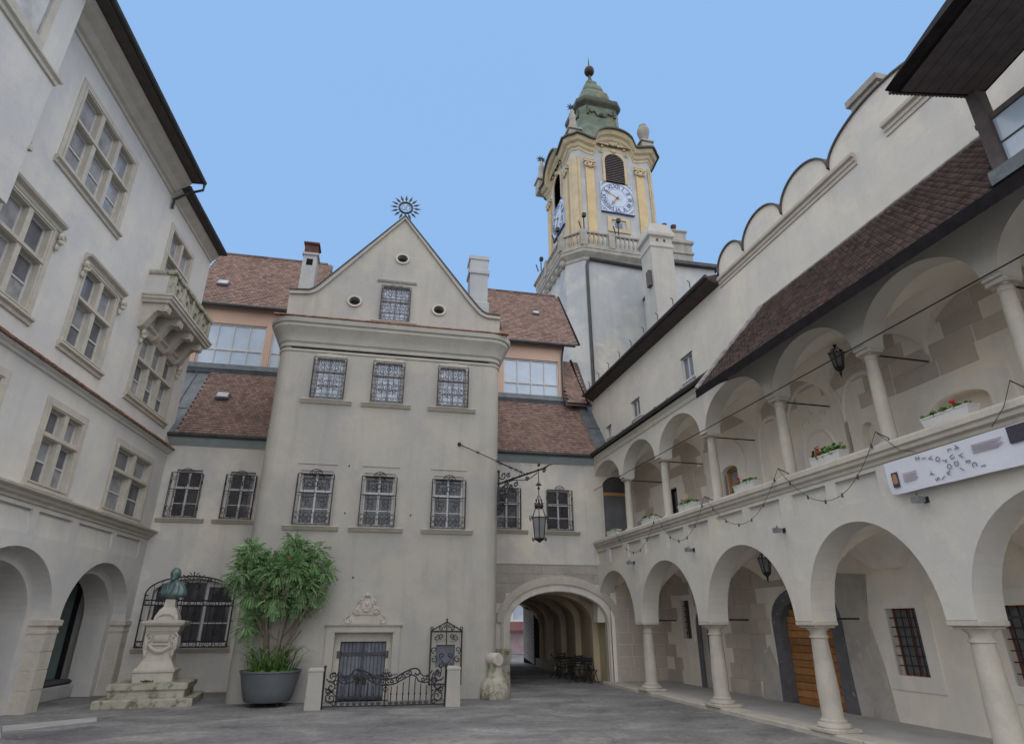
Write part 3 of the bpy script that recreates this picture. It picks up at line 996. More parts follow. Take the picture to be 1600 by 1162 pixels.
for x, z in ((-.88, 3.02 + .42), (-1.35, 6.98), (-1.33, 5.42), (.78, 5.42), (3.5, .5)):
    b = B()
    b.ball((x, -.02, z), .026, 6, 4)
    mk('wall_hook', b, 'iron', GB, FB)

# ---- door, its surround and the carved relief
b = B()
wall(b, [(-1.51, 0), (-1.25, 0), (-1.25, 1.88), (.47, 1.88), (.47, 0), (.69, 0), (.69, 2.04), (-1.51, 2.04)], [], -.05, .06)
b.sweep([(-1.56, 0), (.74, 0)], [(0, 2.0), (.06, 2.01), (.1, 2.06), (.1, 2.09), (0, 2.1)])
b.box(-1.3, .52, -.07, .0, 1.86, 1.93)
mk('door_surround', b, 'pl_mid', GB, FB)
b = B()
wall(b, [(-1.25, 0), (-1.07, 0), (-1.07, 1.6), (.30, 1.6), (.30, 0), (.47, 0), (.47, 1.9), (-1.25, 1.9)], [], .2, .3)
mk('door_frame', b, 'stone', GB, FB)
b = B()
b.box(-1.07, .30, .36, .40, 0, 1.6)
dr = mk('door', b, 'slate_door', GB, FB)
for k in range(12):
    x = -1.05 + k * .1125
    for z0, z1 in ((.03, .62), (.66, 1.2), (1.28, 1.57)):
        b = B()
        b.box(x + .005, x + .1075, .325, .37, z0, z1, .012)
        mk('board', b, 'slate_door', dr, FB)
b = B()
for z in (.64, 1.24, .08):
    b.box(-1.06, .29, .305, .33, z - .035, z + .035)
for x in (-.385,):
    b.box(x - .05, x + .05, .30, .33, .0, 1.62)
b.ball((-.385, .3, 1.64), .045, 6, 4)
for x in (-1.1, .33):
    b.box(x - .05, x + .05, .17, .3, 1.14, 1.34)
mk('iron_straps', b, 'iron_grey', dr, FB)
b = B()
b.box(-.52, -.3, .28, .31, .78, .82)
b.box(-.55, -.44, .29, .31, .42, .62); b.box(-.34, -.22, .29, .31, .42, .62)
b.ball((-.42, .28, .56), .04, 6, 4)
mk('lock_plate', b, 'black', dr, FB)
b = B()
b.prism([(-1.08, 2.1), (.30, 2.1), (.02, 2.36), (-.78, 2.36)], -.07, .0)
b.prism([(-.74, 2.36), (-.02, 2.36), (.02, 2.45), (-.12, 2.62), (-.2, 2.86), (-.3, 2.95), (-.46, 2.95), (-.56, 2.86), (-.64, 2.62), (-.78, 2.45)], -.1, .0)
rel = mk('carved_relief', b, 'stone', GB, FB)
b = B()
b.prism(arc(-.38, 2.63, .15, .19, 0, 340, 17), -.15, -.09)
for s in (-1, 1):
    b.tube(spiral(-.38 + s * .28, 2.46, .1, .02, 0, s * 430, 14, -.11), .028, 5)
    b.tube(spiral(-.38 + s * .2, 2.74, .07, .02, 180, 180 + s * 400, 12, -.12), .024, 5)
    b.tube(spiral(-.38 + s * .5, 2.2, .14, .03, 90, 90 - s * 330, 12, -.08), .024, 5)
    b.tube([(-.38 + s * .1, -.12, 2.9), (-.38 + s * .2, -.1, 2.6), (-.38 + s * .34, -.1, 2.42)], .03, 5)
b.ball((-.38, -.12, 2.92), .075, 8, 6); b.ball((-.47, -.1, 2.9), .05, 6, 5); b.ball((-.29, -.1, 2.9), .05, 6, 5)
b.ball((-.38, -.15, 2.66), .06, 8, 6, 1, .6, 1.3); b.ball((-.43, -.14, 2.55), .035, 6, 5); b.ball((-.33, -.14, 2.55), .035, 6, 5)
mk('scrollwork', b, 'stone', rel, FB, 40)

# ---- small grilled window right of the door
b = B()
b.box(1.81, 2.40, .1, .14, .87, 1.60)
sw = mk('shuttered_window', b, 'slate_door', GB, FB)
b = B()
wall(b, rect(1.77, 2.44, 1.5, 1.64), [], .02, .1)
mk('lintel', b, 'stone', sw, FB)
b = B()
y = -.2
for p in (((1.63, y, .4), (1.63, y, 1.88)), ((2.58, y, .4), (2.58, y, 1.88)), ((1.6, y, 1.88), (2.61, y, 1.88)), ((1.63, y, .42), (2.58, y, .42))):
    b.tube(p, .026, 5)
for x in (1.63, 2.58):
    for z in (.45, 1.86, 1.2):
        b.tube([(x, y, z), (x, .03, z)], .016, 4)
cx = 2.105
for s in (-1, 1):
    for (dx, z, R, a0) in ((.36, 1.1, .1, 90), (.36, 1.36, .1, -90), (.3, 1.7, .09, 90), (.16, 1.74, .08, -90), (.22, .78, .13, 90), (.3, .55, .1, -90), (.14, .95, .1, 90), (.12, 1.2, .09, -90)):
        b.tube(spiral(cx + s * dx, z, R, .02, a0, a0 + s * 430, 14, y), .014, 4)
    b.tube(smoothp([(cx + s * .47, y, 1.9), (cx + s * .38, y, 1.95), (cx + s * .22, y, 2.04), (cx + s * .1, y, 2.1), (cx, y, 2.16)]), .018, 4)
    b.tube(spiral(cx + s * .45, 1.97, .06, .015, -90, -90 + s * 400, 10, y), .014, 4)
    b.tube(spiral(cx + s * .2, 1.97, .07, .015, -90, -90 - s * 400, 10, y), .014, 4)
    b.tube(spiral(cx + s * .08, 2.03, .05, .015, 90, 90 + s * 380, 10, y), .012, 4)
b.tube([(cx, y, .45), (cx, y, 1.0)], .013, 4)
b.tube([(cx, y, 1.5), (cx, y, 2.22)], .016, 4)
b.ball((cx, y, 2.22), .035, 6, 4)
mk('grille', b, 'iron', sw, FB)
# ================================================================ rear range with wings, passage and dormers
RR = thing('tiled_range', 'cream wings with brown tiled roofs, salmon dormers and an arched passage', 'building', (4, 25.5, 0))
L1, L2 = rect(-7.74, -6.86, 5.66, 7.4), rect(-5.86, -4.98, 5.66, 7.4)
GA = [(-7.72, 1.4), (-5.06, 1.4), (-5.1, 3.06)] + arc(-6.39, 3.06, 1.29, .5, 0, 180, 16)[1:] 
b = B()
wall(b, rect(-8.6, -4.1, 0, 8.45), [L1, L2, GA], 0, .4)
mk('wall', b, 'pl_wing', RR, FW)
R1, R2 = rect(4.25, 5.22, 5.6, 7.22), rect(6.42, 7.38, 5.6, 7.22)
PX0, PX1, PC = 4.86, 8.78, 6.82
pas = [(PX0, -.05), (PX1, -.05)] + arc(PC, 2.15, 1.96, 1.12, 0, 180, 28)
b = B()
wall(b, rect(3.7, 8.86, -.05, 8.45), [R1, R2, pas], 0, .45)
mk('wall', b, 'pl_wing', RR, FW)
for h, hx in ((L1, -7.3), (L2, -5.42), (R1, 4.735), (R2, 6.9)):
    cased_window(RR, FW @ T3((hx, 0, h[0][1])), h[1][0] - h[0][0] + .02, 1.72 if hx < 0 else 1.62, GM_wing, -.03, SM if hx > 0 else sill_mesh(1.6), 'pane_dark')
# ground floor arched window with its grille
P = arc(-6.39, 3.06, 1.29, .5, 0, 180, 16)
b = B()
hs = []
for a, c in ((-7.62, -6.86), (-6.74, -6.06), (-5.94, -5.16)):
    zt = 3.1 + .34 * (1 - ((a + c) / 2 + 6.39) ** 2 / 1.7)
    hs += [rect(a, c, 1.5, 2.1), rect(a, c, 2.14, 2.68), rect(a, c, 2.8, zt)]
wall(b, [(-7.74, 1.4), (-5.04, 1.4), (-5.08, 3.06)] + P[1:], hs, .2, .1)
aw = mk('window', b, 'white', RR, FW)
for q in hs:
    b = B()
    b.box(q[0][0] - .01, q[1][0] + .01, .24, .25, q[0][1] - .01, q[2][1] + .01)
    mk('pane', b, 'pane_dark', aw, FW)
b = B()
y = -.3
arcp = [(-6.39 + 1.42 * cos(radians(a)), y, 3.02 + .6 * sin(radians(a))) for a in range(0, 181, 10)]
b.tube([(-4.97, y, 1.38)] + arcp + [(-7.81, y, 1.38)], .026, 5)
for z in (1.38, 1.56, 2.68, 2.84):
    b.tube([(-7.81, y, z), (-4.97, y, z)], .022, 5)
for x in (-7.81, -4.97):
    for z in (1.4, 2.2, 3.0):
        b.tube([(x, y, z), (x, .05, z)], .018, 4)
for k in range(1, 12):
    x = -7.81 + 2.84 * k / 12
    zt = 3.02 + .6 * sqrt(max(0, 1 - ((x + 6.39) / 1.42) ** 2))
    b.tube([(x, y, 1.38), (x, y, zt)], .011, 4)
for k in range(14):
    x = -7.7 + k * .202
    for z, R in ((1.47, .075), (2.76, .07)):
        b.tube([(x + R * cos(t * .628), y, z + R * sin(t * .628)) for t in range(10)], .011, 4, closed=True)
for s in (-1, 1):
    for (dx, z, R) in ((.16, 3.62, .11), (.36, 3.56, .1), (.55, 3.5, .08), (.2, 3.3, .14), (.75, 3.1, .15), (.3, 2.3, .16), (1.0, 2.3, .15), (1.0, 1.85, .13)):
        b.tube(spiral(-6.39 + s * dx, z, R, .02, 90, 90 + s * 420, 14, y), .014, 4)
b.tube([(-6.39, y, 3.5), (-6.39, y, 3.78)], .02, 5)
mk('grille', b, 'iron', aw, FW)
b = B()
b.sweep([(-7.98, 0), (-4.9, 0)], [(0, 1.2), (.06, 1.21), (.1, 1.28), (.14, 1.3), (.14, 1.36), (0, 1.39)])
mk('sill', b, 'stone', aw, FW)
# left wing plinth stain removed; passage portal rings
b = B()
for (ri, zi), (ro, zo), y0, y1 in (((1.93, 1.09), (2.08, 1.24), .10, .3), ((2.08, 1.24), (2.2, 1.38), .02, .12), ((2.2, 1.38), (2.46, 1.68), -.07, .06)):
    b.ribbon(arc(PC, 2.15, ri, zi, -0, 180, 36), arc(PC, 2.15, ro, zo, 0, 180, 36), y0, y1)
    for s in (-1, 1):
        x0, x1 = sorted((PC + s * ri, PC + s * min(ro, 2.3)))
        b.box(x0, x1, y0 + .01, y1, -.05, 2.15)
mk('portal', b, 'stone_pale', RR, FW, 30)
def skip_arch(a, e, z0, z1):
    for x in (a, (a + e) / 2, e):
        if ((x - PC) / 2.16) ** 2 + (max(z0 - 2.15, 0) / 1.34) ** 2 < 1 or (z0 < 2.1 and abs(x - PC) < 2.2):
            return True
    return False
blocks(RR, FW, 3.74, 8.5, 2.15, 4.24, 6, .55, -.02, .1, skip_arch, 'ashlar_grey', rs=5)
b = B()
b.box(3.74, 8.5, -.035, .02, 4.245, 4.28)
mk('ledge', b, 'stone', RR, FW)
# tunnel behind the portal
TY = 13.8                                             # ends at Y = 38
b = B()
n = 20
A = arc(PC, 2.15, 2.05, 1.35, 0, 180, n)
ring0 = [(PC + 2.05, .45, 0)] + [(x, .45, z) for x, z in A] + [(PC - 2.05, .45, 0)]
b.loft([ring0, [(x, TY, z) for x, _, z in ring0]], False, closed=False)
mk('tunnel_vault', b, 'tunnel', RR, FW)
for yy_ in (1.5, 3.9, 6.2, 8.5, 10.6):                # ribs
    b = B()
    b.ribbon(arc(PC, 2.15, 1.78, 1.08, 0, 180, 20), arc(PC, 2.15, 2.06, 1.36, 0, 180, 20), yy_, yy_ + .45)
    for s in (-1, 1):
        x0, x1 = sorted((PC + s * 1.80, PC + s * 2.06))
        b.box(x0, x1, yy_ + .02, yy_ + .43, 0, 2.15)
    mk('vault_rib', b, 'tunnel', RR, FW)
b = B()
b.box(8.35, 8.86, 6.7, 10.4, 0, .42)
mk('wall_bench', b, 'stone', RR, FW)
# boarded gate leaf folded back near the far end
gl = thing('boarded_gate_leaf', 'weathered wooden gate leaf with slanting slats standing open in the passage', 'gate', (8.6, 35.5, 0))
MG = T3((8.3, 37.4, 0)) @ RZ(-84)
b = B()
b.box(0, 1.9, .03, .09, .05, 3.0)
b.box(1.9, 2.6, .02, .1, .05, 2.9)
mk('frame', b, 'wood_dark', gl, MG)
for k in range(13):
    b = B()
    z = .35 + k * .22
    b.add([(.05, -.01, z), (1.85, -.01, z - .5), (1.85, -.01, z - .32), (.05, -.01, z + .18), (.05, .03, z), (1.85, .03, z - .5), (1.85, .03, z - .32), (.05, .03, z + .18)],
          [(0, 1, 2, 3), (4, 7, 6, 5), (0, 4, 5, 1), (3, 2, 6, 7), (0, 3, 7, 4), (1, 5, 6, 2)])
    for i, v in enumerate(b.v):
        b.v[i] = (v[0], v[1], max(.06, min(2.98, v[2])))
    mk('slat', b, 'wood_old', gl, MG)
# street beyond the passage
SB = thing('street_house', 'bright shopfront seen through the far end of the passage', 'building', (9, 50, 0))
b = B()
wall(b, rect(-4, 22, 0, 9), [rect(8.2, 9.6, 2.4, 4.4), rect(10.3, 11.7, 2.4, 4.4)], 0, .3)
mk('wall', b, 'street_wall', SB, T3((0, 50, 0)))
b = B()
b.box(8.1, 12, .2, .25, 2.3, 4.5)
mk('window', b, 'pane_blue', SB, T3((0, 50, 0)))
b = B()
b.loft([[(7.6, -.05, 2.15), (12.4, -.05, 2.15), (12.4, -.05, 2.25), (7.6, -.05, 2.25)], [(7.6, -1.0, 1.55), (12.4, -1.0, 1.55), (12.4, -1.0, 1.65), (7.6, -1.0, 1.65)]], True)
mk('awning', b, 'maroon', SB, T3((0, 50, 0)))
b = B()
b.box(7.8, 12.2, -.08, .02, .1, 1.6)
mk('shopfront', b, 'pinkish', SB, T3((0, 50, 0)))

# eaves, gutters and roofs
def wing_roof(x0, x1, zt, dz, win_x, pane_z, xt0, xt1):
    """lower roof, zinc band, salmon dormer wall, upper roof"""
    b = B()
    b.add([(x0, -.02, 8.3), (x1, -.02, 8.3), (x1, -.24, 8.53), (x0, -.24, 8.53), (x0, -.33, 8.655), (x1, -.33, 8.655)], [(0, 1, 2, 3), (3, 2, 5, 4)])
    mk('eaves_flashing', b, 'copper_pale', RR, FW)
    b = B()
    b.tube([(x0, -.34, 8.64), (x1, -.34, 8.64)], .085, 8)
    mk('gutter', b, 'gutter', RR, FW)
    V = Vector((0, 2.65, zt - 8.66))
    b = B()
    tiles(b, (xt0, -.36, 8.70), (1, 0, 0), V, xt1 - xt0, V.length - .05, .16, .145)
    lt = mk('roof_tiles', b, 'tile', RR, FW, kind='stuff')
    b = B()
    b.add([(x0, -.33, 8.66), (x1, -.33, 8.66), (x1, 2.32, zt - .02), (x0, 2.32, zt - .02)], [(0, 1, 2, 3)])
    mk('roof_deck', b, 'zinc', RR, FW)
    b = B()
    b.loft([[(x0, 2.2, zt - .06), (x1, 2.2, zt - .06)], [(x0, 2.12, zt + .06), (x1, 2.12, zt + .06)], [(x0, 2.25, zt + .16), (x1, 2.25, zt + .16)], [(x0, 2.28, zt + .42), (x1, 2.28, zt + .42)], [(x0, 2.4, zt + .44), (x1, 2.4, zt + .44)]], closed=False)
    b.tube([(x0, 2.16, zt + .14), (x1, 2.16, zt + .14)], .05, 6)
    mk('zinc_band', b, 'zinc', RR, FW)
    b = B()
    a, c, z0, z1 = win_x[0], win_x[1], pane_z[0], pane_z[1]
    holes = [rect(a, c, z0, z1)]
    if len(win_x) > 2:
        holes.append(rect(win_x[2], win_x[3], z0, z1))
    wall(b, rect(x0, min(x1, 8.0), zt + .3, 15.15 + dz), holes, 0, .25)
    mk('dormer_wall', b, 'salmon', RR, FD)
    for i in range(0, len(win_x), 2):
        a, c = win_x[i], win_x[i + 1]
        b = B()
        hs, nc = [], 4
        zz = z0 + (z1 - z0) * .38
        for k in range(nc):
            p, q = a + .06 + k * (c - a - .08) / nc, a + .02 + (k + 1) * (c - a - .08) / nc
            hs += [rect(p, q, z0 + .06, zz - .04), rect(p, q, zz + .04, z1 - .06)]
        wall(b, rect(a, c, z0, z1), hs, .08, .08)
        dw = mk('window', b, 'white', RR, FD)
        for q in hs:
            b = B()
            b.box(q[0][0] - .01, q[1][0] + .01, .13, .14, q[0][1] - .01, q[2][1] + .01)
            mk('pane', b, 'pane_blue', dw, FD)
    # upper roof
    b = B()
    b.tube([(x0, -.36, 14.95 + dz), (min(x1, 8.55), -.36, 14.95 + dz)], .09, 8)
    if x1 > 0:
        b.tube([(7.95, -.34, 14.9 + dz), (7.95, -.1, 14.6 + dz), (7.92, -.06, 14.3 + dz), (7.92, -.06, 12.3)], .05, 6)
    mk('gutter', b, 'gutter', RR, FD)
    V = Vector((0, 3.35, 4.6))
    b = B()
    xe = min(x1, 8.72)
    tiles(b, (x0, -.36, 15.0 + dz), (1, 0, 0), V, xe - x0, V.length, .17, .15)
    mk('roof_tiles', b, 'tile', RR, FD, kind='stuff')
    b = B()
    b.add([(x0, -.33, 14.97 + dz), (xe, -.33, 14.97 + dz), (xe, 3.0, 19.55 + dz), (x0, 3.0, 19.55 + dz), (xe, 6.4, 14.97 + dz), (x0, 6.4, 14.97 + dz)], [(0, 1, 2, 3), (3, 2, 4, 5)])
    mk('roof_deck', b, 'tile_dark', RR, FD)
    b = B()
    n = int((xe - x0) / .34)
    for k in range(n):
        x = x0 + k * .34
        b.tube([(x, 3.0, 19.58 + dz), (x + .36, 3.0, 19.6 + dz)], [.13, .11], 7, random.random())
    mk('ridge_tiles', b, 'tile_dark', RR, FD, kind='stuff')
wing_roof(-9.6, -3.9, 12.22, .42, (-8.75, -6.0, -5.72, -4.3), (12.62, 14.62), -8.0, -4.0)
wing_roof(3.75, 9.0, 11.82, -.1, (5.0, 7.75), (12.1, 14.08), 3.75, 8.62)
# verge and the steep tiled cheek right of the dormer
b = B()
tiles(b, (7.98, -.6, 11.75), (1, 0, 0), (0, 1.9, 3.0), .95, 3.4, .16, .15)
mk('cheek_tiles', b, 'tile', RR, FD, kind='stuff')
b = B()
b.add([(7.9, -.62, 11.6), (9.2, -.62, 11.6), (9.2, 1.4, 14.75), (7.9, 1.4, 14.75)], [(0, 1, 2, 3)])
mk('cheek_deck', b, 'tile_dark', RR, FD)
b = B()
b.tube([(8.98, -.62, 11.72), (8.86, .4, 13.3), (8.78, -.3, 14.95 + .02), (8.74, 3.0, 19.5)][0:2] + [(8.8, 1.3, 14.8)], .06, 6)
b.tube([(8.76, -.36, 14.92), (8.74, 3.0, 19.5)], .06, 6)
mk('verge', b, 'wood_dark', RR, FD)
# zinc valley at both ends
b = B()
b.add([(8.58, -.30, 8.74), (9.6, -.30, 8.74), (9.6, 2.3, 12.0), (8.58, 2.3, 12.0)], [(0, 1, 2, 3)])
for x in (8.62, 9.0, 9.4):
    b.tube([(x, -.3, 8.77), (x, 2.3, 12.03)], .03, 5)
b.tube([(8.6, .9, 10.3), (9.6, .9, 10.3)], .02, 4)
b.add([(8.58, 2.25, 11.9), (9.3, 2.25, 11.9), (9.3, 2.0, 12.25), (8.58, 2.0, 12.25)], [(0, 1, 2, 3)])
mk('zinc_valley', b, 'zinc', RR, FW)
b = B()
b.add([(-9.2, -.34, 8.72), (-7.98, -.34, 8.72), (-7.98, 2.3, 12.2), (-9.2, 2.3, 12.2)], [(0, 1, 2, 3)])
for x in (-8.5, -8.0):
    b.tube([(x, -.34, 8.75), (x, 2.3, 12.23)], .03, 5)
b.tube([(-9, .6, 9.98), (-8, .6, 9.98)], .02, 4)
mk('zinc_valley', b, 'zinc', RR, FW)
# skylights and triangular vents
def on_lower(x, t, zt):
    return Vector((x, -.36 + 2.65 * t, 8.70 + (zt - 8.66) * t))
for (x, y, z, s, ang, M) in ((-6.95, 1.05, 10.68, .26, 52, FW), (-8.45, .75, 17.0, .26, 54, FD), (7.0, 1.45, 17.4, .18, 54, FD)):
    b = B()
    b.bevbox(-s, s, -s * .8, s * .8, 0, .14, .02)
    sk = mk('skylight', b, 'zinc', RR, M @ T3((x, y, z)) @ Matrix.Rotation(radians(ang), 4, 'X'))
    b = B()
    b.box(-s * .8, s * .8, -s * .6, s * .6, .135, .15)
    mk('pane', b, 'pane_curtain', sk, WM[sk.name])
for (x, y, z) in ((-5.05, .25, 16.0), (4.75, .15, 15.35)):
    b = B()
    b.add([(x - .3, y, z), (x + .3, y, z), (x, y - .02, z + .75), (x, y + .9, z + .95)], [(0, 1, 2), (0, 2, 3), (1, 3, 2)])
    b.ribbon([(x - .34, z), (x, z + .8), (x + .34, z)], [(x - .22, z), (x, z + .62), (x + .22, z)], y - .04, y + .05)
    mk('roof_vent', b, 'wood_beam', RR, FD)
    b = B()
    b.add([(x - .2, y - .03, z + .02), (x + .2, y - .03, z + .02), (x, y - .035, z + .55)], [(0, 1, 2)])
    mk('vent_hole', b, 'wood_dark', RR, FD)
# ================================================================ clock tower
CT = thing('clock_tower', 'tall white and yellow clock tower with a green copper cap and dark ball', 'tower', (15, 40, 0))
ZR = 29.37
def plan(m, x0=-1.3, x1=8.5, y0=0.0, y1=9.8, c=1.3):
    """chamfered square, inset by m, front-left corner of the front face first"""
    x0, x1, y0, y1 = x0 + m, x1 - m, y0 + m, y1 - m
    c = c - m * .586
    return [(x0, y1 - c), (x0, y0 + c), (x0 + c, y0), (x1 - c, y0), (x1, y0 + c), (x1, y1 - c), (x1 - c, y1), (x0 + c, y1)]
b = B()
b.loft([[(x, y, z) for x, y in plan(.32)] for z in (6, 27.3)], False)
mk('shaft', b, 'pl_tower', CT, FT)
b = B()
b.box(.45, 2.6, .30, .4, 14.2, 20.2)
mk('bare_patch', b, 'rough_base', CT, FT)
b = B()
b.sweep(plan(.32), [(0, 26.9), (.06, 26.95), (.06, 27.2), (.3, 27.5), (.34, 27.56), (.34, 27.8), (.38, 27.82), (.38, 28.0), (-.6, 28.0)], closed=True)
mk('gallery_slab', b, 'weathered_stone', CT, FT)
b = B()
for k in range(7):
    yy_ = 1.6 + k * 1.1
    b.ball((-1.02, yy_, 27.1), .34, 8, 6, 1, .9, 1.1)
mk('corbel', b, 'weathered_stone', CT, FT, 40)
b = B()
b.sweep(plan(.02), [(-.16, 29.16), (.02, 29.16), (.06, 29.2), (.06, 29.32), (.02, 29.37), (-.16, 29.37)], closed=True)
b.sweep(plan(.02), [(-.16, 28.0), (.03, 28.0), (.03, 28.14), (-.16, 28.14)], closed=True)
bl = mk('balustrade', b, 'weathered_stone', CT, FT)
bm = B()
bm.lathe([(.09, 0), (.09, .1), (.06, .14), (.12, .4), (.11, .52), (.055, .78), (.08, .9), (.09, .94), (.09, 1.02)], n=8)
BAL = bm.mesh('baluster', 'weathered_stone', 40)
def along(p, q, step, ins):
    p, q = Vector(p), Vector(q)
    L = (q - p).length
    n = max(1, int((L - 2 * ins) / step))
    return [p + (q - p) * ((ins + (L - 2 * ins) * (k + .5) / n) / L) for k in range(n)]
pp = plan(.1)
for i in (0, 1, 2):
    p, q = pp[i], pp[i + 1]
    for v in along(p, q, .34, .35):
        if i == 2 and (abs(v.x - 2.3) < .22 or abs(v.x - 4.9) < .22):
            continue
        link('baluster', BAL, bl, FT @ T3((v.x, v.y, 28.14)))
for x, y in pp[1:4] + [(2.3, .1), (4.9, .1), (-1.2, 4.9)]:
    b = B()
    b.bevbox(x - .25, x + .25, y - .2, y + .25, 28.0, 29.42, .03)
    mk('pier', b, 'weathered_stone', bl, FT)
# rainwater pipe
b = B()
b.tube([(.42, .2, 26.9), (.3, .25, 26.5), (.28, .22, 25.8), (.28, .22, 8)], .11, 6)
b.tube([(.5, .15, 27.0), (6.5, .15, 26.85)], .13, 6)
mk('downpipe', b, 'gutter', CT, FT)
# belfry
m0 = 1.25
BP = plan(m0)
b = B()
b.loft([[(x, y, z) for x, y in BP] for z in (28.0, 38.9)], False)
mk('belfry_wall', b, 'pl_tower', CT, FT)
fx0, fx1 = BP[2][0], BP[3][0]
FBx = FT @ T3(((fx0 + fx1) / 2, BP[2][1], 0))                       # front face frame, centred
lx = FT @ T3((BP[0][0], (BP[0][1] + BP[1][1]) / 2, 0)) @ RZ(-90)     # left face frame
hw = (fx1 - fx0) / 2
# chamfer facings in yellow
b = B()
for i in (1, 3):
    p, q = Vector(BP[i] + (0,)), Vector(BP[i + 1] + (0,))
    d = (q - p).normalized()
    nrm_ = Vector((d.y, -d.x, 0))
    for t0, t1, o in ((-.12, 1.12, .03), (.22, .78, .12)):
        a, c = p.lerp(q, t0), p.lerp(q, t1)
        b.loft([[a + nrm_ * o + Vector((0, 0, z)), c + nrm_ * o + Vector((0, 0, z)), c + Vector((0, 0, z)), a + Vector((0, 0, z))] for z in (28.9, 37.6)], True)
mk('corner_pilaster', b, 'yellow_pale', CT, FT)
for M, half in ((FBx, hw), (lx, hw)):
    for s in (-1, 1):
        for x in (s * (half - .85),):
            b = B()
            b.box(x - .36, x + .36, -.14, 0, 29.6, 37.3)
            b.box(x - .44, x + .44, -.2, 0, 28.6, 29.6)
            b.box(x - .42, x + .42, -.18, 0, 37.3, 37.45)
            pil = mk('pilaster', b, 'yellow', CT, M)
            b = B()
            for q in (-1, 1):
                b.tube(spiral(x + q * .3, 36.75, .26, .05, 90, 90 + q * 430, 14, -.22), .08, 5)
            b.box(x - .5, x + .5, -.3, 0, 36.98, 37.14)
            b.ball((x, -.2, 36.6), .2, 6, 5)
            mk('capital', b, 'yellow_pale', pil, M, 40)
    # window with louvres
    A = archp(-.86, .86, 35.55, 37.55, 38.35, 16)
    b = B()
    b.ribbon([(-.86, 35.4), (-.86, 37.55)] + arc(0, 37.55, .86, .8, 180, 0, 14) + [(.86, 35.4)], [(-1.06, 35.4), (-1.06, 37.6)] + arc(0, 37.6, 1.06, 1.0, 180, 0, 14) + [(1.06, 35.4)], -.13, 0)
    lw = mk('louvred_window', b, 'yellow_pale', CT, M)
    b = B()
    for k in range(16):
        z = 35.5 + k * .18
        hwid = .84 if z < 37.5 else .84 * sqrt(max(.02, 1 - ((z + .1 - 37.55) / .84) ** 2))
        b.add([(-hwid, -.10, z), (hwid, -.10, z), (hwid, -.02, z + .17), (-hwid, -.02, z + .17)], [(0, 1, 2, 3)])
    mk('slats', b, 'wood_beam', lw, M)
    b = B()
    wall(b, [(-.86, 35.4), (.86, 35.4), (.86, 37.55)] + arc(0, 37.55, .86, .8, 0, 180, 14)[1:], [], -.015, 0)
    mk('opening', b, 'wood_dark', lw, M)
    # clock face
    b = B()
    b.box(-1.4, 1.4, -.12, 0, 32.4, 35.27, .03)
    ck = mk('clock_face', b, 'clock', CT, M)
    cz = 33.84
    b = B()
    b.ribbon(arc(0, cz, 1.37, 1.37, 0, 360, 48), arc(0, cz, 1.41, 1.41, 0, 360, 48), -.135, -.12)
    b.ribbon(arc(0, cz, .86, .86, 0, 360, 40), arc(0, cz, .875, .875, 0, 360, 40), -.132, -.12)
    b.box(-1.42, 1.42, -.16, 0, 32.32, 32.4)
    for sx in (-1, 1):
        for sz in (-1, 1):
            b.tube(spiral(sx * 1.2, cz + sz * 1.22, .13, .03, 0, 400, 12, -.125), .02, 4)
            b.tube(spiral(sx * 1.32, cz + sz * 1.02, .07, .02, 0, 300, 8, -.125), .016, 4)
            b.tube(spiral(sx * 1.02, cz + sz * 1.32, .07, .02, 0, 300, 8, -.125), .016, 4)
    mk('ring', b, 'clock_ink', ck, M)
    for k, t in enumerate('XII I II III IIII V VI VII VIII IX X XI'.split()):
        a = radians(90 - 30 * k)
        cu = bpy.data.curves.new('numeral', 'FONT')
        cu.body = t
        cu.size = .52 if len(t) < 4 else .46
        cu.align_x, cu.align_y = 'CENTER', 'CENTER'
        cu.extrude = .006
        cu.offset = .008
        cu.materials.append(K['clock_ink'])
        R = Matrix.Rotation(radians(90), 4, 'X')
        link('numeral', text_mesh(cu), ck, M @ T3((1.12 * cos(a), -.13, cz + 1.12 * sin(a))) @ R @ RZ(-30 * k))
    b = B()
    def hand(ang, L, w, y):
        d, t = Vector((sin(ang), 0, cos(ang))), Vector((cos(ang), 0, -sin(ang)))
        c = Vector((0, y, cz))
        P = [c - d * .25 - t * w, c - d * .25 + t * w, c + d * L * .6 + t * w, c + d * L * .62 + t * w * 3.2, c + d * L, c + d * L * .62 - t * w * 3.2, c + d * L * .6 - t * w]
        b.add(P, [(0, 1, 2, 6), (6, 2, 3, 4), (6, 4, 5)])
    hand(radians(216), .85, .05, -.15)
    hand(radians(300), 1.18, .03, -.155)
    b.ball((0, -.15, cz), .1, 8, 5)
    mk('hands', b, 'gold', ck, M)
    # lower plaque
    b = B()
    wall(b, rect(-.95, .95, 30.55, 31.95), [rect(-.62, .62, 30.85, 31.7)], -.1, .1)
    mk('plaque_frame', b, 'yellow_pale', CT, M)
    b = B()
    b.box(-.3, .3, -.03, .0, 31.0, 31.5)
    mk('grate', b, 'ink', CT, M)
    b = B()
    wall(b, arc(0, 38.7, 1.8, 1.75, 0, 180, 16), [], -.02, .3)
    mk('tympanum', b, 'yellow_pale', CT, M)
    # festoon carving over the window
    b = B()
    for k in range(9):
        x = -1.0 + k * .25
        b.ball((x, -.1, 39.35 - .3 * (x * x) + (.12 if k % 2 else 0)), .15, 6, 5, 1, .6, 1)
    for s in (-1, 1):
        b.tube(spiral(s * .55, 39.55, .26, .05, 90, 90 + s * 420, 14, -.12), .05, 5)
        b.tube(spiral(s * 1.15, 38.5, .2, .05, 90, 90 + s * 400, 12, -.12), .045, 5)
    b.ball((0, -.15, 38.62), .2, 8, 6, 1.3, .6, 1)
    mk('carving', b, 'yellow_pale', CT, M, 40)
